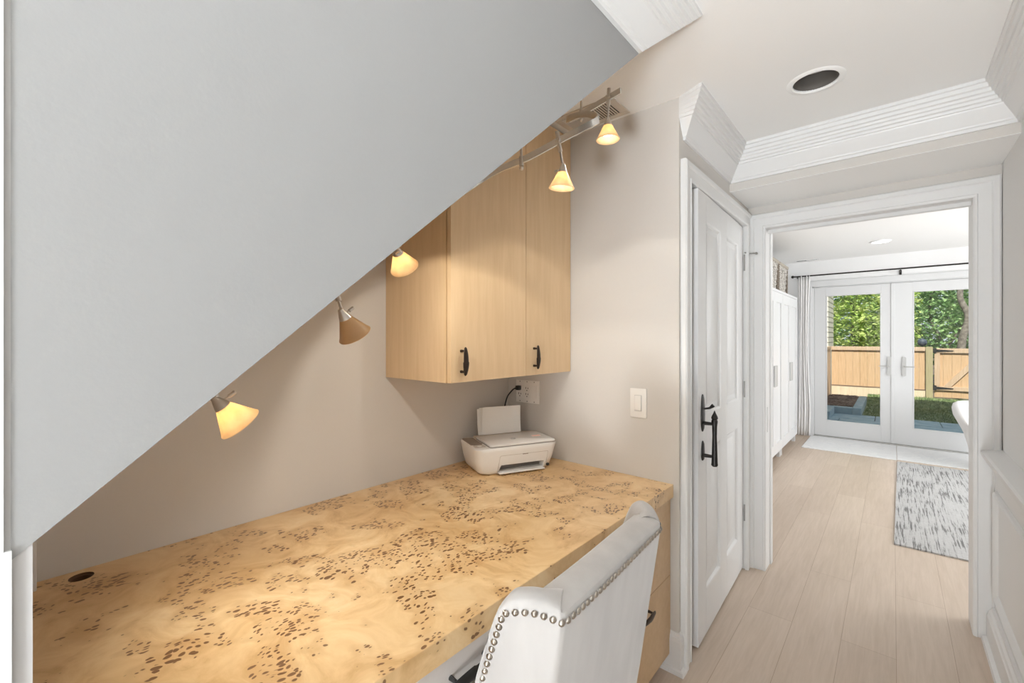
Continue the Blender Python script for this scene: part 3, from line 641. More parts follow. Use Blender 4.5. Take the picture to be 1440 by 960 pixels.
# ------------------------------------------------------------------ upholstered chair
def chair():
    t = thing('dining_chair', 'beige velvet wingback dining chair with nailhead trim pushed up to the desk', 'chair', (-.62, .79, 0))
    ZT = .941
    k0 = [(-.500, .505), (-.478, .516), (-.440, .540), (-.405, .560), (-.3895, .572), (-.3885, .60), (-.392, .70), (-.3975, .80), (-.404, .90), (-.4085, .985), (-.412, 1.008), (-.428, 1.022), (-.460, 1.040), (-.500, 1.058), (-.525, 1.068)]
    pts = spline([(*p, 0) for p in k0], 6)
    n = len(pts); S = [0]
    for a, b in zip(pts, pts[1:]): S.append(S[-1]+(b-a).length)
    L = S[-1]; i0, i1 = 4*6, 10*6     # back between these
    rec = .15; rings = []; nailpath = []
    cross = 15
    for i, p in enumerate(pts):
        d = (pts[min(i+1, n-1)]-pts[max(i-1, 0)]).normalized(); nn = V(-d.y, d.x, 0)   # inward (towards -x for the back)
        s = S[i]; e = min(s, L-s)
        endk = math.sqrt(max(0, 1-(1-min(1, e/.030))**2))
        wing = 1 if i <= i0 else (1 if i >= i1 else 0)
        dist = (S[i0]-s) if i < i0 else ((s-S[i1]) if i > i1 else 0)
        th = (.048 + .028*(1-min(1, dist/.05)))*(.12+.88*endk)
        if i0 < i < i1: th = .076
        rise = .018*math.sin(min(1, dist/.085)*PI/2)             # wings climb above the back
        ze = ZT + rise - (1-endk)*.045
        bul = .014*(1 if not wing else .9)*(.4+.6*endk)
        inner_h = ze - .01
        prof = [(0.0, .36), (0.0, .60), (0.0, .75), (0.0, ze-.03), (0.0, ze-.012), (.004, ze+.002), (.16*th, ze+bul*.45), (.35*th, ze+bul*.85), (.55*th, ze+bul), (.78*th, ze+bul*.78), (.95*th, ze+bul*.25), (1.0*th, ze-.03), (th*1.05, .75), (th*1.1, .60), (th*1.15, .36)]
        rings.append([V(p.x, p.y, 0) + nn*o + V((z-ZT)*rec + (.22*(z-.84)*min(1, dist/.10) if z > .70 else 0), 0, z) for o, z in prof])
        nailpath.append((V(p.x, p.y, 0)+V((ze-.014-ZT)*rec+.22*(ze-.014-.84)*min(1, dist/.10), 0, ze-.014), -nn, e))
    mb = MB(); mb.rings([r for r in rings], True, True)
    bmesh.ops.recalc_face_normals(mb.bm, faces=mb.bm.faces)
    back = obj('backrest', mb, VELVET, t, 50)
    sd = back.modifiers.new('s', 'SUBSURF'); sd.levels = 1; sd.render_levels = 1
    # nailheads: up the near wing's front edge, over its top, along the back, over the far wing
    path = []
    p0, q0, _ = nailpath[4]
    for k in range(17): 
        z = .52+(p0.z-.018-.52)*k/17
        path.append((V(p0.x+(z-p0.z)*(rec+(.22 if z > .70 else 0)), p0.y, z), q0))
    path += [(a, b) for a, b, e in nailpath[4:len(nailpath)-4]]
    last = None; acc = 0; me = None; out = []
    prev = path[0][0]; out.append(path[0]); 
    for (p, q) in path[1:]:
        seg = (p-prev).length; u = 0
        while acc+seg-u >= .0152:
            u += .0152-acc; acc = 0; out.append((prev.lerp(p, min(1, u/seg)), q))
        acc += seg-u; prev = p
    for p, q in out:
        if me is None:
            nm = MB().lathe([(.0001, .0042), (.0028, .0036), (.0050, .0018), (.0058, 0)], Matrix(), 14)
            me = finish(nm.bm, 'nailhead', plain('pewter_nail', (.46, .42, .37), .28, 1), 60)
        o = bpy.data.objects.new('nailhead', me); C.objects.link(o); o.parent = t
        o.matrix_local = WM[t].inverted() @ (Matrix.Translation(p+q*.0006) @ q.to_track_quat('Z', 'Y').to_matrix().to_4x4())
    # seat, rails, legs
    sm = MB(); sr = []
    for ins, z in ((.02, .36), (.004, .37), (0, .40), (0, .46), (.008, .482), (.03, .494), (.08, .50)):
        sr.append(rrect(-1.0+ins, -.49-ins*.3, .535+ins, 1.04-ins, .05, z))
    sm.rings(sr); obj('seat', sm, VELVET, t, 50)
    LEGM = plain('dark_leg', (.06, .035, .02), .4)
    for x, y, dx in ((-.965, .57, 0), (-.965, 1.005, 0), (-.52, .57, .05), (-.52, 1.005, .05)):
        obj('leg', MB().rings([[V(x+dx+a*.014, y+b*.014, 0) for a, b in ((-1, -1), (1, -1), (1, 1), (-1, 1))], [V(x+a*.021, y+b*.021, .37) for a, b in ((-1, -1), (1, -1), (1, 1), (-1, 1))]]), LEGM, t)
chair()
# ------------------------------------------------------------------ garden room: glass doors
fcz = DZ-.013
struct('trim_garden_door_frame', MB().box(DX0, DX0+.035, YF+.005, YF+.155, 0, DZ).box(DX1-.035, DX1, YF+.005, YF+.155, 0, DZ).box(DX0, DX1, YF+.005, YF+.155, DZ-.02, DZ), TRIMG, 'white frame of the pair of glass garden doors', 'door frame')
gc = MB(); pr = [(0, 0), (0, .020), (.012, .024), (.075, .026), (.085, .020), (.085, 0)]
rings = []
for (px, pz), (sx, sz) in zip([(DX0+.01, 0), (DX0+.01, DZ-.01), (DX1-.01, DZ-.01), (DX1-.01, 0)], [(-1, 0), (-1, 1), (1, 1), (1, 0)]):
    rings.append([V(px+sx*o, YF-q, pz+sz*o) for o, q in pr])
struct('trim_garden_casing', gc.rings(rings), TRIMG, 'white casing round the glass garden doors', 'door casing')
struct('trim_threshold', MB().box(DX0+.03, DX1-.03, YF-.01, YF+.16, 0, .018, .003, 1), GREYMET, 'grey threshold under the glass garden doors', 'threshold')
def glass_door(name, label, x0, x1, gx0, gx1, hx, sgn):
    y0, y1, z0, z1 = YF+.012, YF+.056, .022, DZ-.023
    t = thing(name, label, 'glass door', ((x0+x1)/2, y0, z0), kind='structure')
    gz0, gz1 = .232, 1.975
    f = MB().box(x0, gx0, y0, y1, z0, z1, .001, 1).box(gx1, x1, y0, y1, z0, z1, .001, 1).box(gx0, gx1, y0, y1, z0, gz0).box(gx0, gx1, y0, y1, gz1, z1)
    for a, b, c, d in ((gx0, gx0+.012, gz0, gz1), (gx1-.012, gx1, gz0, gz1), (gx0+.012, gx1-.012, gz0, gz0+.012), (gx0+.012, gx1-.012, gz1-.012, gz1)): f.box(a, b, y0-.004, y0+.015, c, d, .003, 1)
    obj('door_frame', f, TRIMG, t)
    gp = obj('glass_pane', MB().box(gx0+.003, gx1-.003, y0+.018, y0+.024, gz0+.003, gz1-.003), GLASS, t)
    bp = MB(); 
    bp.rings([[V(hx+px, y0-o, 1.02+pz) for px, pz in [(.020*math.cos(a), (.105 if math.sin(a) > 0 else -.105)+.020*math.sin(a)) for a in [2*PI*k/24+.001 for k in range(24)]]] for o in (0, .010, .012)])
    h = obj('handle_plate', bp, GREYMET, t, 40); h['label'] = 'grey oval handle plate'
    obj('lever', MB().tube([(hx, y0-.012, 1.02), (hx, y0-.045, 1.02), (hx+sgn*.02, y0-.05, 1.02), (hx+sgn*.105, y0-.05, 1.018)], [.009, .008, .007, .005], 10), GREYMET, h, 40)
    return t
g1 = glass_door('door_2', 'left glass garden door, its handle at its right edge', -.838, -.004, -.706, -.117, -.038, -1)
g2 = glass_door('door_3', 'right glass garden door, beside the white chair', .001, .848, .188, .72, .105, 1)
obj('astragal', MB().box(-.022, .016, YF+.002, YF+.014, .022, DZ-.023, .003, 1), TRIMG, g2)
struct('floor_marble_slab', MB().box(-.875, .030, 6.57, YF-.03, .0003, .010, .002, 1).box(.034, 1.4, 6.60, YF-.03, .0003, .009, .002, 1), MARBLE, 'pale marble slabs on the floor before the glass doors', 'marble threshold')

# curtain rod and curtain
rd = thing('curtain_rod', 'thin black curtain rod over the glass garden doors', 'curtain rod', (0, 7.37, 2.255))
obj('rod', MB().tube([(-1.045, 7.365, 2.256), (1.6, 7.365, 2.258)], .0095, 12), IRON, rd, 40)
obj('finial', MB().tube([(-1.045, 7.365, 2.256), (-1.075, 7.365, 2.256)], .010, 10).sphere((-1.085, 7.365, 2.256), .020, n=14), IRON, rd, 40)
for x in (-1.03, .07): obj('bracket', MB().tube([(x, 7.365, 2.24), (x, 7.40, 2.225), (x, YF-.002, 2.225)], .007, 8).box(x-.012, x+.012, YF-.010, YF-.0005, 2.19, 2.25), IRON, rd, 40)
cu = MB(); nx, nz = 64, 20; front = []
for kz in range(nz+1):
    t = kz/nz; z = 2.262-2.25*t; row = []
    x0 = -1.035+.02*math.sin(t*3); wdt = .155 - .05*math.sin(PI*min(1, t*1.2))*.8 + .0*t
    for k in range(nx+1):
        u = k/nx; row.append(V(x0+wdt*u+.004*math.sin(9*u+3*t), 7.372+.013*math.sin(2*PI*5*u+.7*math.sin(2.2*t))*(1-.35*t)+.006*math.sin(13*u+5*t), z))
    front.append(row)
cu.rings(front, False, False, False)
curt = obj('curtain', cu, plain('white_curtain', (.82, .81, .80), .9, bmp=.2, bscale=400), None, 80); tag(curt, 'gathered white curtain hanging at the left end of the black rod', 'curtain')
sd = curt.modifiers.new('t', 'SOLIDIFY'); sd.thickness = .003

# ceiling light and vent of the garden room
gl = thing('disc_ceiling_light', 'lit round flush ceiling light in the garden room', 'ceiling light', (-.107, 6.42, GZ))
GLM = Matrix.Translation((-.107, 6.42, GZ))
obj('rim', MB().lathe([(.095, 0), (.093, -.010), (.082, -.014), (.078, -.012), (.078, 0)], GLM, 40), WHITE2, gl, 40)
obj('diffuser', MB().lathe([(.078, -.010), (.05, -.0125), (.001, -.0135)], GLM, 40), PANEL, gl, 40)
gv = thing('ceiling_register', 'slim white air register in the garden room ceiling above the curtain', 'vent', (-.905, 7.30, GZ))
obj('frame', MB().box(-1.05, -.76, 7.255, 7.275, GZ-.006, GZ-.0004).box(-1.05, -.76, 7.345, 7.365, GZ-.006, GZ-.0004).box(-1.05, -1.03, 7.275, 7.345, GZ-.006, GZ-.0004).box(-.78, -.76, 7.275, 7.345, GZ-.006, GZ-.0004).box(-.912, -.900, 7.275, 7.345, GZ-.006, GZ-.0004), WHITE2, gv)
obj('duct_shadow', MB().box(-1.04, -.77, 7.265, 7.355, GZ-.0012, GZ-.0003), DARK, gv)
for x0, x1, ang in ((-1.03, -.912, 50), (-.90, -.78, -50)):
    for k in range(6):
        xc = x0+(x1-x0)*(k+.5)/6
        obj('louvre', at(Matrix.Translation((xc, 0, GZ-.006)) @ Matrix.Rotation(math.radians(ang), 4, 'Y'), MB().box(-.007, .007, 7.275, 7.345, -.0006, .0006)), WHITE2, gv)

# wardrobes
def wardrobe(y0, y1, label):
    fx = -.972
    t = thing('wardrobe', label, 'wardrobe', (-1.22, (y0+y1)/2, 0), 'white wardrobes on the left wall')
    obj('body', MB().box(-1.49, fx-.020, y0, y1, .10, 1.925, .002, 1).box(-1.49, fx-.0005, y0, y0+.018, .10, 1.925).box(-1.49, fx-.0005, y1-.018, y1, .10, 1.925).box(-1.49, fx+.001, y0, y1, 1.895, 1.925, .002, 1), WARD, t)
    ym = (y0+y1)/2
    for a, b in ((y0+.003, ym-.002), (ym+.002, y1-.003)):
        d = MB(); z0, z1, sw = .102, 1.892, .085
        d.box(fx-.018, fx, a, a+sw, z0, z1).box(fx-.018, fx, b-sw, b, z0, z1).box(fx-.018, fx, a+sw, b-sw, z0, z0+.11).box(fx-.018, fx, a+sw, b-sw, z1-.11, z1).box(fx-.018, fx-.013, a+sw, b-sw, z0+.11, z1-.11)
        dd = obj('door', d, WARD, t)
        hy = b-.05 if a < ym-.1 else a+.05
        h = obj('handle', MB().box(fx, fx+.016, (ym-.072 if a < ym-.1 else ym+.003), (ym-.003 if a < ym-.1 else ym+.072), .85, 1.08, .003, 1), GREYMET, dd); h['label'] = 'flat grey handle'
    for y in (y0+.02, y1-.06):
        for x in (-1.47, fx-.06): obj('leg', MB().box(x, x+.04, y, y+.04, 0, .10, .002, 1), WARD, t)
    return t
wardrobe(5.03, 5.93, 'nearer of the two white wardrobes left of the glass doors')
wardrobe(5.935, 6.95, 'farther white wardrobe, next to the white curtain')
# baskets
def wicker():
    m, nt, b = nodes('grey_wicker'); co = coords(nt, (1, 1, 1))
    wv = N(nt, 'TexWave', Scale=16.0, Distortion=3.5, Detail=2.0); wv.bands_direction = 'DIAGONAL'; wv.inputs['Detail Scale'].default_value = 5; nt.links.new(co, wv.inputs['Vector'])
    ch = N(nt, 'TexVoronoi', Scale=34.0); nt.links.new(coords(nt, (1, .6, 1.4)), ch.inputs['Vector'])
    ad = N(nt, 'Math', operation='MULTIPLY'); nt.links.new(wv.outputs[0], ad.inputs[0]); nt.links.new(ch.outputs['Distance'], ad.inputs[1])
    nt.links.new(ramp(nt, ad.outputs[0], [(.05, (.74, .71, .66)), (.20, (.60, .56, .50)), (.34, (.10, .085, .07))]), b.inputs['Base Color']); b.inputs['Roughness'].default_value = .8
    bump(nt, b, ad.outputs[0], .8, -.01); return m
WICK = wicker(); BRAID = plain('dark_wicker', (.20, .165, .13), .8, bmp=.8, bscale=90, var=.6)
def basket(y0, y1, label):
    x0, x1, z0, z1 = -1.36, -.990, 1.926, 2.255
    t = thing('wicker_basket', label, 'basket', ((x0+x1)/2, (y0+y1)/2, z0), 'wicker baskets on the wardrobes')
    mb = MB(); rs = []
    for k in range(13):
        z = z0+(z1-z0)*k/12; q = .006 if k % 2 else 0
        rs.append(rrect(x0+.012-q+.02*(1-k/12), x1-.012+q-.02*(1-k/12), y0+.012-q, y1-.012+q, .03, z))
    rs += [rrect(x0+.03, x1-.03, y0+.03, y1-.03, .03, z1), rrect(x0+.03, x1-.03, y0+.03, y1-.03, .03, z0+.03)]
    mb.rings(rs); obj('body', mb, WICK, t, 30)
    rim = MB(); pts = rrect(x0+.012, x1-.012, y0+.012, y1-.012, .03, z1-.004); n = 110
    loop = pts+[pts[0]]; 
    dense = []
    for a, b in zip(loop, loop[1:]):
        m = max(1, int((b-a).length/.02)); dense += [a.lerp(b, i/m) for i in range(m)]
    rim.tube([p+V(0, 0, .004*(i % 2)) for i, p in enumerate(dense)]+[dense[0]], [.017+.003*(i % 2) for i in range(len(dense)+1)], 8, False)
    obj('rim', rim, plain('rim_wicker', (.40, .36, .30), .8, bmp=.8, bscale=80, var=.4), t, 40)
    for cy in (y0+.018, y1-.018):
        cb = MB()
        for k in range(14):
            z = z0+.017+(z1-z0-.035)*k/13; cb.sphere((x1-.020, cy, z), .022, (.8, 1.0, .62), 10)
        obj('corner_braid', cb, BRAID, t, 40)
basket(5.14, 5.83, 'nearer grey wicker basket on top of the wardrobes')
basket(5.86, 6.42, 'farther grey wicker basket on the wardrobes, nearer the curtain')

# rug
rg = MB().rings([[V(x, y, z) for x, y in ((.005, 3.875), (1.45, 3.90), (1.47, 6.50), (.035, 6.49))] for z in (.0006, .010)])
rug = obj('area_rug', rg, RUG); tag(rug, 'pale grey woven rug with dark streaks on the oak floor', 'rug')

# white tub chair, mostly hidden by the opening's right side
tc = thing('tub_chair', 'white rounded tub chair half hidden behind the right side of the opening', 'chair', (.812, 6.71, 0))
CXc, CYc = .812, 6.71
wf = plain('white_boucle', (.82, .81, .80), .8, bmp=.3, bscale=150)
def tub(z, sx, sy, rimz=None, inner=False):
    out = []
    for k in range(48):
        a = 2*PI*k/48; out.append(V(CXc+sx*math.cos(a), CYc+sy*math.sin(a), z))
    return out
def rimh(a):        # low at the front (-y), high round the arms and back
    f = .5+.5*math.sin(a); return .46 + .235*min(1, max(0, (f-.12)/.30))**.6
outer = [tub(z, s, s*.95) for z, s in ((0.0, .175), (.02, .185), (.10, .190), (.25, .215), (.37, .245), (.42, .265))]
def rim(frac, s, dz=0):
    out = []
    for k in range(48):
        a = 2*PI*k/48; h = rimh(a); z = .42+(h-.42)*frac+dz
        out.append(V(CXc+s*math.cos(a), CYc+s*.95*math.sin(a), z))
    return out
outer += [rim(.25, .295), rim(.5, .325), rim(.75, .335), rim(.92, .325), rim(1.0, .295), rim(1.0, .265), rim(.9, .235), rim(.6, .222), rim(.2, .215), tub(.425, .20, .19), tub(.43, .10, .095)]
obj('shell', MB().rings(outer), wf, tc, 60)
obj('seat_cushion', MB().rings([[V(CXc+s*math.cos(2*PI*k/40), CYc-.01+s*.95*math.sin(2*PI*k/40), z) for k in range(40)] for s, z in ((.18, .431), (.205, .445), (.208, .475), (.18, .492), (.09, .497))]), plain('grey_cushion', (.52, .51, .50), .9, bmp=.3, bscale=150), tc, 50)

# ------------------------------------------------------------------ garden
def stone(name, c1, c2, sc=6):
    m, nt, b = nodes(name); n = N(nt, 'TexNoise', Scale=float(sc), Detail=6.0); nt.links.new(coords(nt), n.inputs['Vector']); nt.links.new(ramp(nt, n.outputs[0], [(.3, c1), (.7, c2)]), b.inputs['Base Color']); b.inputs['Roughness'].default_value = .8; bump(nt, b, n.outputs[0], .3, .01); return m
BLUE = stone('bluestone', (.22, .34, .42), (.36, .49, .56)); SOIL = stone('earth', (.10, .075, .05), (.2, .15, .1), 20)
struct('ground', MB().box(-14, 16, YF+.16, 60, -.5, -.14), SOIL, 'bare earth under the back garden', 'ground')
pv = MB(); y = YF+.17
for r, (d, xs) in enumerate(((1.0, (-1.6, -.9, .1, 1.1, 2.4)), (.75, (-1.6, -.35, .55, 1.5, 2.4)), (.75, (-1.6, -.75, .22, 1.2, 2.4)), (.66, (-1.6, -.25, .62, 1.4, 2.4)))):
    for a, b in zip(xs, xs[1:]): pv.box(a+.006, b-.006, y+.006, y+d-.006, -.16, -.10+R_.uniform(-.003, .003), .004, 1)
    y += d
struct('patio', pv, BLUE, 'blue-grey stone paving outside the glass doors', 'patio')
PYE = y
# raised bed with mulch and stone edging
bed = thing('planter_bed', 'raised stone-edged planting bed filled with dark mulch at the left', 'planter', (-1.2, 12.0, -.14))
bx1, by0, by1 = -.46, 10.75, 13.1
obj('edging', MB().box(bx1-.14, bx1, by0, by1, -.14, .03, .01, 1).box(-1.16, bx1-.14, by0, by0+.14, -.14, .03, .01, 1), BLUE, bed)
obj('return_edging', MB().box(-1.02, -.88, 9.9, by0-.002, -.14, .03, .01, 1), BLUE, bed)
mm = MB().box(-1.16, bx1-.142, by0+.142, by1, -.14, .02)
ml = obj('mulch', mm, stone('mulch_earth', (.05, .033, .026), (.15, .10, .08), 40), bed)
ch = MB()
for k in range(900):
    x, yy = R_.uniform(-1.13, bx1-.17), R_.uniform(by0+.15, by1-.02); M = Matrix.Translation((x, yy, .022+R_.uniform(0, .012))) @ Euler((R_.uniform(-.5, .5), R_.uniform(-.5, .5), R_.uniform(0, PI))).to_matrix().to_4x4()
    ch.box(-.028, .028, -.009, .009, -.004, .004, 0, 1, M)
c_ = obj('bark_chips', ch, stone('bark', (.09, .055, .045), (.30, .22, .18), 3), bed); c_['kind'] = 'stuff'
# lawn, rising to the fence
lw = MB(); rows = []
for yy, z in ((PYE+.005, -.125), (12.75, -.115), (12.95, -.06), (13.25, .02), (13.45, .055)): rows.append([V(x, yy, z) for x in (bx1+.003, .5, 1.5, 3, 6)])
lw.rings(rows, False, False, False)
def turf():
    m, nt, b = nodes('turf'); n = N(nt, 'TexNoise', Scale=9.0, Detail=5.0); nt.links.new(coords(nt), n.inputs['Vector']); nt.links.new(ramp(nt, n.outputs[0], [(.3, (.07, .13, .045)), (.7, (.24, .31, .13))]), b.inputs['Base Color']); b.inputs['Roughness'].default_value = .9; return m
TURF = turf()
lg = MB()
def zlawn(y): 
    P = ((PYE, -.125), (12.75, -.115), (12.95, -.06), (13.25, .02), (13.45, .055))
    for (a, za), (b, zb) in zip(P, P[1:]):
        if y <= b: return za+(zb-za)*(y-a)/(b-a)
    return .055
for k in range(9000):
    x, yy = R_.uniform(bx1+.03, 1.9), R_.uniform(PYE+.02, 13.44); z = zlawn(yy); a = R_.uniform(0, 2*PI); h = R_.uniform(.02, .05); ww = R_.uniform(.004, .009); lx, ly = R_.uniform(-.02, .02), R_.uniform(-.02, .02)
    vs = [lg.bm.verts.new(p) for p in ((x-ww*math.cos(a), yy-ww*math.sin(a), z), (x+ww*math.cos(a), yy+ww*math.sin(a), z), (x+lx, yy+ly, z+h))]; lg.bm.faces.new(vs)
lawn = obj('lawn', lw, TURF); tag(lawn, 'short green lawn between the patio and the fence', 'grass', None, 'stuff')
obj('grass_blades', lg, TURF, lawn)
# little round black drain cover on the paving
dc = obj('drain_cover', MB().lathe([(.001, .024), (.05, .022), (.062, .012), (.064, 0)], Matrix.Translation((.26, 9.35, -.10)), 28), BLACK, None, 40); tag(dc, 'small round black cover on the bluestone paving', 'cover')

# fence
def cedar(name, a, b_):
    m, nt, b = nodes(name); n = N(nt, 'TexNoise', Scale=3.0, Detail=6.0, Roughness=.6); nt.links.new(coords(nt, (16, 16, 1.3)), n.inputs['Vector']); nt.links.new(ramp(nt, n.outputs[0], [(.3, a), (.7, b_)]), b.inputs['Base Color']); b.inputs['Roughness'].default_value = .8; return m
CEDAR = cedar('cedar', (.56, .36, .20), (.68, .47, .285)); RAILW = cedar('cedar_rail', (.52, .36, .23), (.66, .50, .36)); POSTW = cedar('treated_post', (.36, .31, .17), (.46, .40, .24))
FY = 13.5
def boards(x0, x1, z0, z1, y, wd=.14):
    mb = MB(); x = x0
    while x < x1-.01:
        x2 = min(x1, x+wd); mb.box(x+.0015, x2-.0015, y+R_.uniform(0, .004), y+.02, z0, z1); x = x2
    return mb
def fence(x0, x1, label):
    t = thing('cedar_fence', label, 'fence', ((x0+x1)/2, FY, .06), 'cedar fence panels')
    obj('boards', boards(x0, x1, .20, 1.12, FY+.02), CEDAR, t)
    obj('top_rail', MB().box(x0, x1, FY-.018, FY+.045, 1.095, 1.185, .004, 1), RAILW, t)
    obj('bottom_rail', MB().box(x0, x1, FY-.015, FY+.019, .205, .235, .004, 1), plain('rail_dark', (.22, .15, .10), .8), t)
    obj('kickboard', MB().box(x0, x1, FY-.012, FY+.04, -.13, .203, .004, 1), cedar('kickboard_pine', (.66, .54, .38), (.78, .67, .50)), t)
fence(-1.165, -.12, 'cedar fence panel seen through the left glass door')
fence(-.118, .545, 'cedar fence panel left of the gate post')
fp = obj('timber_post', MB().box(.55, .665, FY-.045, FY+.07, -.13, 1.19, .006, 1), POSTW); tag(fp, 'square greenish timber post between the fence and the gate', 'post')
gt = thing('garden_gate', 'cedar garden gate with a diagonal brace and black strap hinges', 'gate', (1.2, FY, .06))
gx0, gx1 = .69, 1.75
obj('boards', boards(gx0, gx1, .08, 1.15, FY+.02), CEDAR, gt)
for z0, z1 in ((1.06, 1.16), (.235, .325)): obj('cross_rail', MB().box(gx0, gx1, FY-.018, FY+.019, z0, z1, .004, 1), RAILW, gt)
obj('stile', MB().box(gx0, gx0+.09, FY-.016, FY+.019, .33, 1.055, .004, 1), RAILW, gt)
obj('brace', MB().rings([[V(.84, y, .33), V(.96, y, .33), V(1.50, y, 1.055), V(1.38, y, 1.055)] for y in (FY-.017, FY+.019)]), RAILW, gt)
for z in (1.11, .285):
    h = obj('strap_hinge', MB().rings([[V(.665, y, z-.055), V(.72, y, z-.055), V(.725, y, z-.028), V(.99, y, z-.008), V(.99, y, z+.008), V(.725, y, z+.028), V(.72, y, z+.055), V(.665, y, z+.055)] for y in (FY-.030, FY-.019)]), BLACK, gt); h['label'] = 'black strap hinge'
fence(1.79, 4.2, 'cedar fence panel right of the gate')
sp_ = thing('side_fence', 'pale cedar side fence along the left boundary', 'fence', (-1.2, 11.5, -.1))
sb = MB(); yy = 9.0
while yy < FY: sb.box(-1.20, -1.18, yy+.002, min(FY-.02, yy+.14)-.002, -.13, 1.12); yy += .14
obj('boards', sb, RAILW, sp_); obj('top_rail', MB().box(-1.215, -1.165, 9.0, FY-.02, 1.12, 1.185, .004, 1), RAILW, sp_)
# neighbour's clapboard house
nh = thing('neighbour_house', 'pale clapboard house corner beyond the left fence', 'house', (-2.4, 15.5, -.14))
nb = MB()
for k in range(46):
    z = -.14+.13*k; nb.prism([(-1.245, 13.62, z), (-1.236, 13.62, z), (-1.243, 13.62, z+.128)], (0, 1.3, 0)); nb.prism([(-1.245, 13.622, z), (-1.245, 13.600, z), (-1.245, 13.620, z+.128)], (-3, 0, 0))
nb.box(-4.2, -1.245, 13.622, 14.9, -.14, 5.9)
obj('clapboard_wall', nb, plain('clapboard_cream', (.72, .68, .60), .7), nh)
obj('roof', MB().prism([(-4.5, 13.3, 5.8), (-.95, 13.3, 5.8), (-2.7, 13.3, 7.4)], (0, 1.7, 0)), plain('shingle', (.12, .11, .11), .9), nh)

# trees and shrubs beyond the fence
def leafmat(name, c0, c1, c2):
    m, nt, b = nodes(name); out = nt.nodes['Material Output']
    n = N(nt, 'TexNoise', Scale=3.2, Detail=3.0); nt.links.new(coords(nt), n.inputs['Vector'])
    g = N(nt, 'TexWhiteNoise'); ge = N(nt, 'NewGeometry'); nt.links.new(ge.outputs['Random Per Island'], g.inputs['Vector'])
    ad = N(nt, 'Math', operation='MULTIPLY_ADD'); nt.links.new(ge.outputs['Random Per Island'], ad.inputs[0]); ad.inputs[1].default_value = .55; 
    m2 = N(nt, 'Math', operation='MULTIPLY'); nt.links.new(n.outputs[0], m2.inputs[0]); m2.inputs[1].default_value = .5; nt.links.new(m2.outputs[0], ad.inputs[2])
    c = ramp(nt, ad.outputs[0], [(.2, c0), (.5, c1), (.78, c2)]); nt.links.new(c, b.inputs['Base Color']); b.inputs['Roughness'].default_value = .5
    t = N(nt, 'BsdfTranslucent'); nt.links.new(c, t.inputs[0]); mx = N(nt, 'MixShader'); mx.inputs[0].default_value = .35
    nt.links.new(b.outputs[0], mx.inputs[1]); nt.links.new(t.outputs[0], mx.inputs[2]); nt.links.new(mx.outputs[0], out.inputs[0]); return m
LEAFS = [leafmat('leaves_lime', (.22, .36, .07), (.46, .62, .15), (.74, .80, .34)), leafmat('leaves_mid', (.12, .26, .10), (.29, .50, .19), (.52, .68, .34)), leafmat('leaves_cool', (.12, .25, .15), (.28, .47, .26), (.52, .66, .44))]
BARK = stone('grey_bark', (.10, .085, .07), (.30, .27, .23), 14)
def tree(name, label, cat, x, y, lobes, n, lm, size, trunk=None, group=None):
    t = thing(name, label, cat, (x, y, -.14), group)
    mb = MB()
    for k in range(n):
        cx, cy, cz, rx, ry, rz = lobes[R_.randrange(len(lobes))]
        while True:
            p = V(R_.uniform(-1, 1), R_.uniform(-1, 1), R_.uniform(-1, 1))
            if .35 < p.length < 1: break
        c = V(cx+p.x*rx, cy+p.y*ry, cz+p.z*rz); s = size*R_.uniform(.55, 1.25)
        M = Matrix.Translation(c) @ Euler((R_.uniform(-1.1, 1.1), R_.uniform(-.9, .9), R_.uniform(0, 2*PI))).to_matrix().to_4x4()
        a, b2, c2, d2 = [mb.bm.verts.new(M @ V(*q)) for q in ((-s*.5, 0, 0), (0, -s*.27, .10*s), (s*.55, 0, 0), (0, s*.27, .10*s))]
        mb.bm.faces.new((a, b2, c2, d2))
    me = bpy.data.meshes.new('foliage'); mb.bm.to_mesh(me); mb.bm.free(); me.materials.append(LEAFS[lm]); me.transform(WM[t].inverted())
    o = bpy.data.objects.new('foliage', me); C.objects.link(o); o.parent = t; WM[o] = WM[t].copy()
    tm = MB()
    for path, r0, r1 in trunk or [([(x, y, -.14), (x+.05, y, 1.2), (x, y, 2.4)], .07, .04)]:
        pth = spline(path, 6); tm.tube(pth, [r0+(r1-r0)*i/(len(pth)-1) for i in range(len(pth))], 10)
    obj('trunk', tm, BARK, t, 60); return t
GT = 'trees and shrubs beyond the fence'
tree('leafy_tree', 'bright lime-green leafy tree behind the left fence panel', 'tree', -.9, 15.9, [(-1.0, 15.8, 1.6, .9, .7, .8), (-.3, 15.9, 2.3, .9, .7, .9), (-1.2, 16.0, 3.0, 1.0, .8, .9), (-.2, 16.0, 1.5, .8, .6, .6), (-.4, 16.2, 3.6, 1.1, .9, .8)], 6500, 0, .14, None, GT)
tree('leafy_tree', 'mid-green leafy tree left of centre behind the gate post', 'tree', 1.1, 17.9, [(.85, 17.8, 1.75, .85, .5, .8), (1.4, 17.9, 2.6, .95, .55, .85), (.65, 17.9, 3.4, 1.05, .55, .95), (1.6, 17.9, 4.0, 1.1, .55, .8)], 5600, 1, .13, [([(1.1, 17.9, -.14), (1.15, 17.9, 1.0), (.82, 17.9, 2.1), (.98, 17.9, 3.3)], .055, .028), ([(1.14, 17.9, 1.0), (1.47, 17.8, 1.7), (1.85, 17.8, 2.4)], .033, .013)], GT)
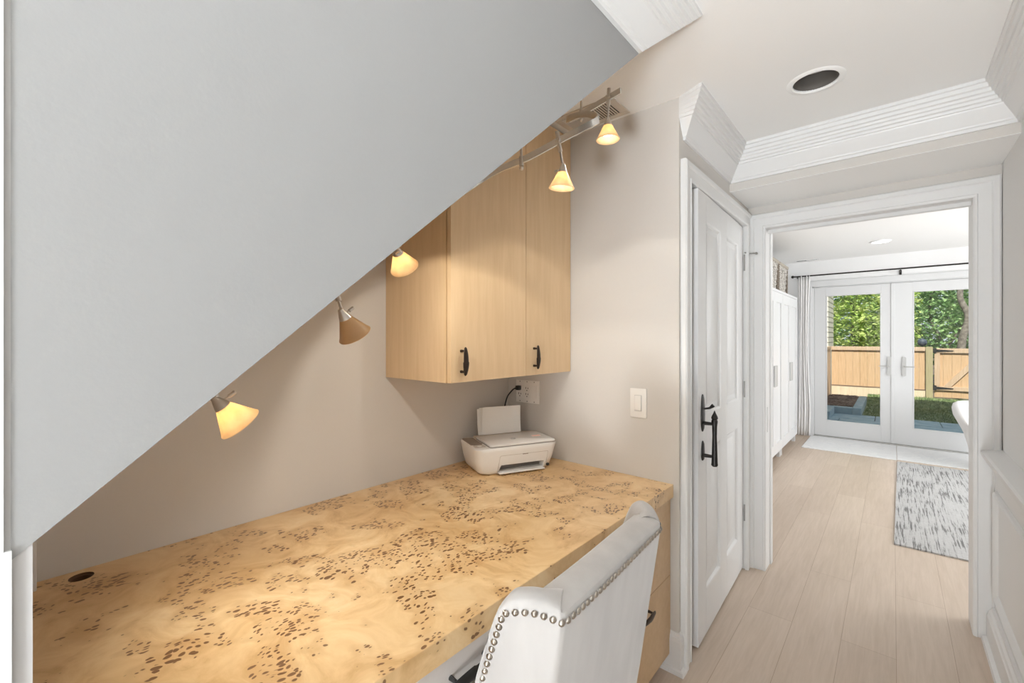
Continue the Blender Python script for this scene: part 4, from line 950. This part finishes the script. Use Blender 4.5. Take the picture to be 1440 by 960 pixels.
tree('leafy_tree', 'cool-green tree with a pale crooked trunk behind the gate', 'tree', 2.5, 16.3, [(3.5, 16.3, 1.7, .6, .7, .8), (3.3, 16.2, 2.9, .7, .8, .8), (3.6, 16.4, 3.9, .9, .8, .8)], 3000, 2, .12, [([(1.32, 15.4, -.14), (1.27, 15.4, 1.2), (1.39, 15.45, 1.9), (1.25, 15.5, 2.5), (1.5, 15.6, 3.4)], .09, .05), ([(1.37, 15.45, 1.9), (1.7, 15.5, 2.3), (2.9, 15.8, 2.9)], .04, .02)], GT)
tree('leafy_tree', 'cool-green bushy tree far behind the pale crooked trunk', 'tree', 3.0, 18.5, [(2.9, 18.4, 1.8, .75, .5, .9), (3.0, 18.5, 3.0, .7, .55, .9), (3.6, 18.5, 2.5, .8, .55, .9), (3.2, 18.5, 4.2, .7, .55, .9)], 4600, 2, .13, None, GT)
tree('hedge', 'dense dark backdrop of woodland behind the garden trees', 'hedge', .5, 20, [(-3, 20, 1.6, 1.8, .8, 1.8), (-1, 20.2, 1.8, 1.8, .8, 2.0), (1, 20.1, 1.8, 1.8, .8, 2.0), (3, 20, 1.8, 1.8, .8, 2.0), (5, 20.3, 2.0, 1.8, .8, 2.2), (0, 20.6, 4.4, 3, .8, 1.2), (3.5, 20.6, 4.6, 3, .8, 1.3), (-3, 20.6, 4.2, 2.4, .8, 1.2)], 15000, 1, .26, [([(-1, 20, -.14), (-1, 20, 4)], .15, .1), ([(2.2, 20, -.14), (2.3, 20, 4)], .15, .1)], GT)
bf = thing('garden_globe', 'dark round globe on a curved stake just over the fence top', 'garden ornament', (.47, 13.75, -.14))
obj('globe', MB().sphere((.505, 13.75, 1.29), .085, (1, 1, 1.05), 20), plain('slate_blue', (.05, .07, .10), .5), bf, 60)
obj('stake', MB().tube(spline([(.505, 13.75, -.14), (.505, 13.75, 1.2)], 4), .010, 8).tube(spline([(.505, 13.75, 1.37), (.49, 13.75, 1.44), (.42, 13.75, 1.52), (.36, 13.75, 1.62)], 5), .007, 8), BLACK, bf, 40)
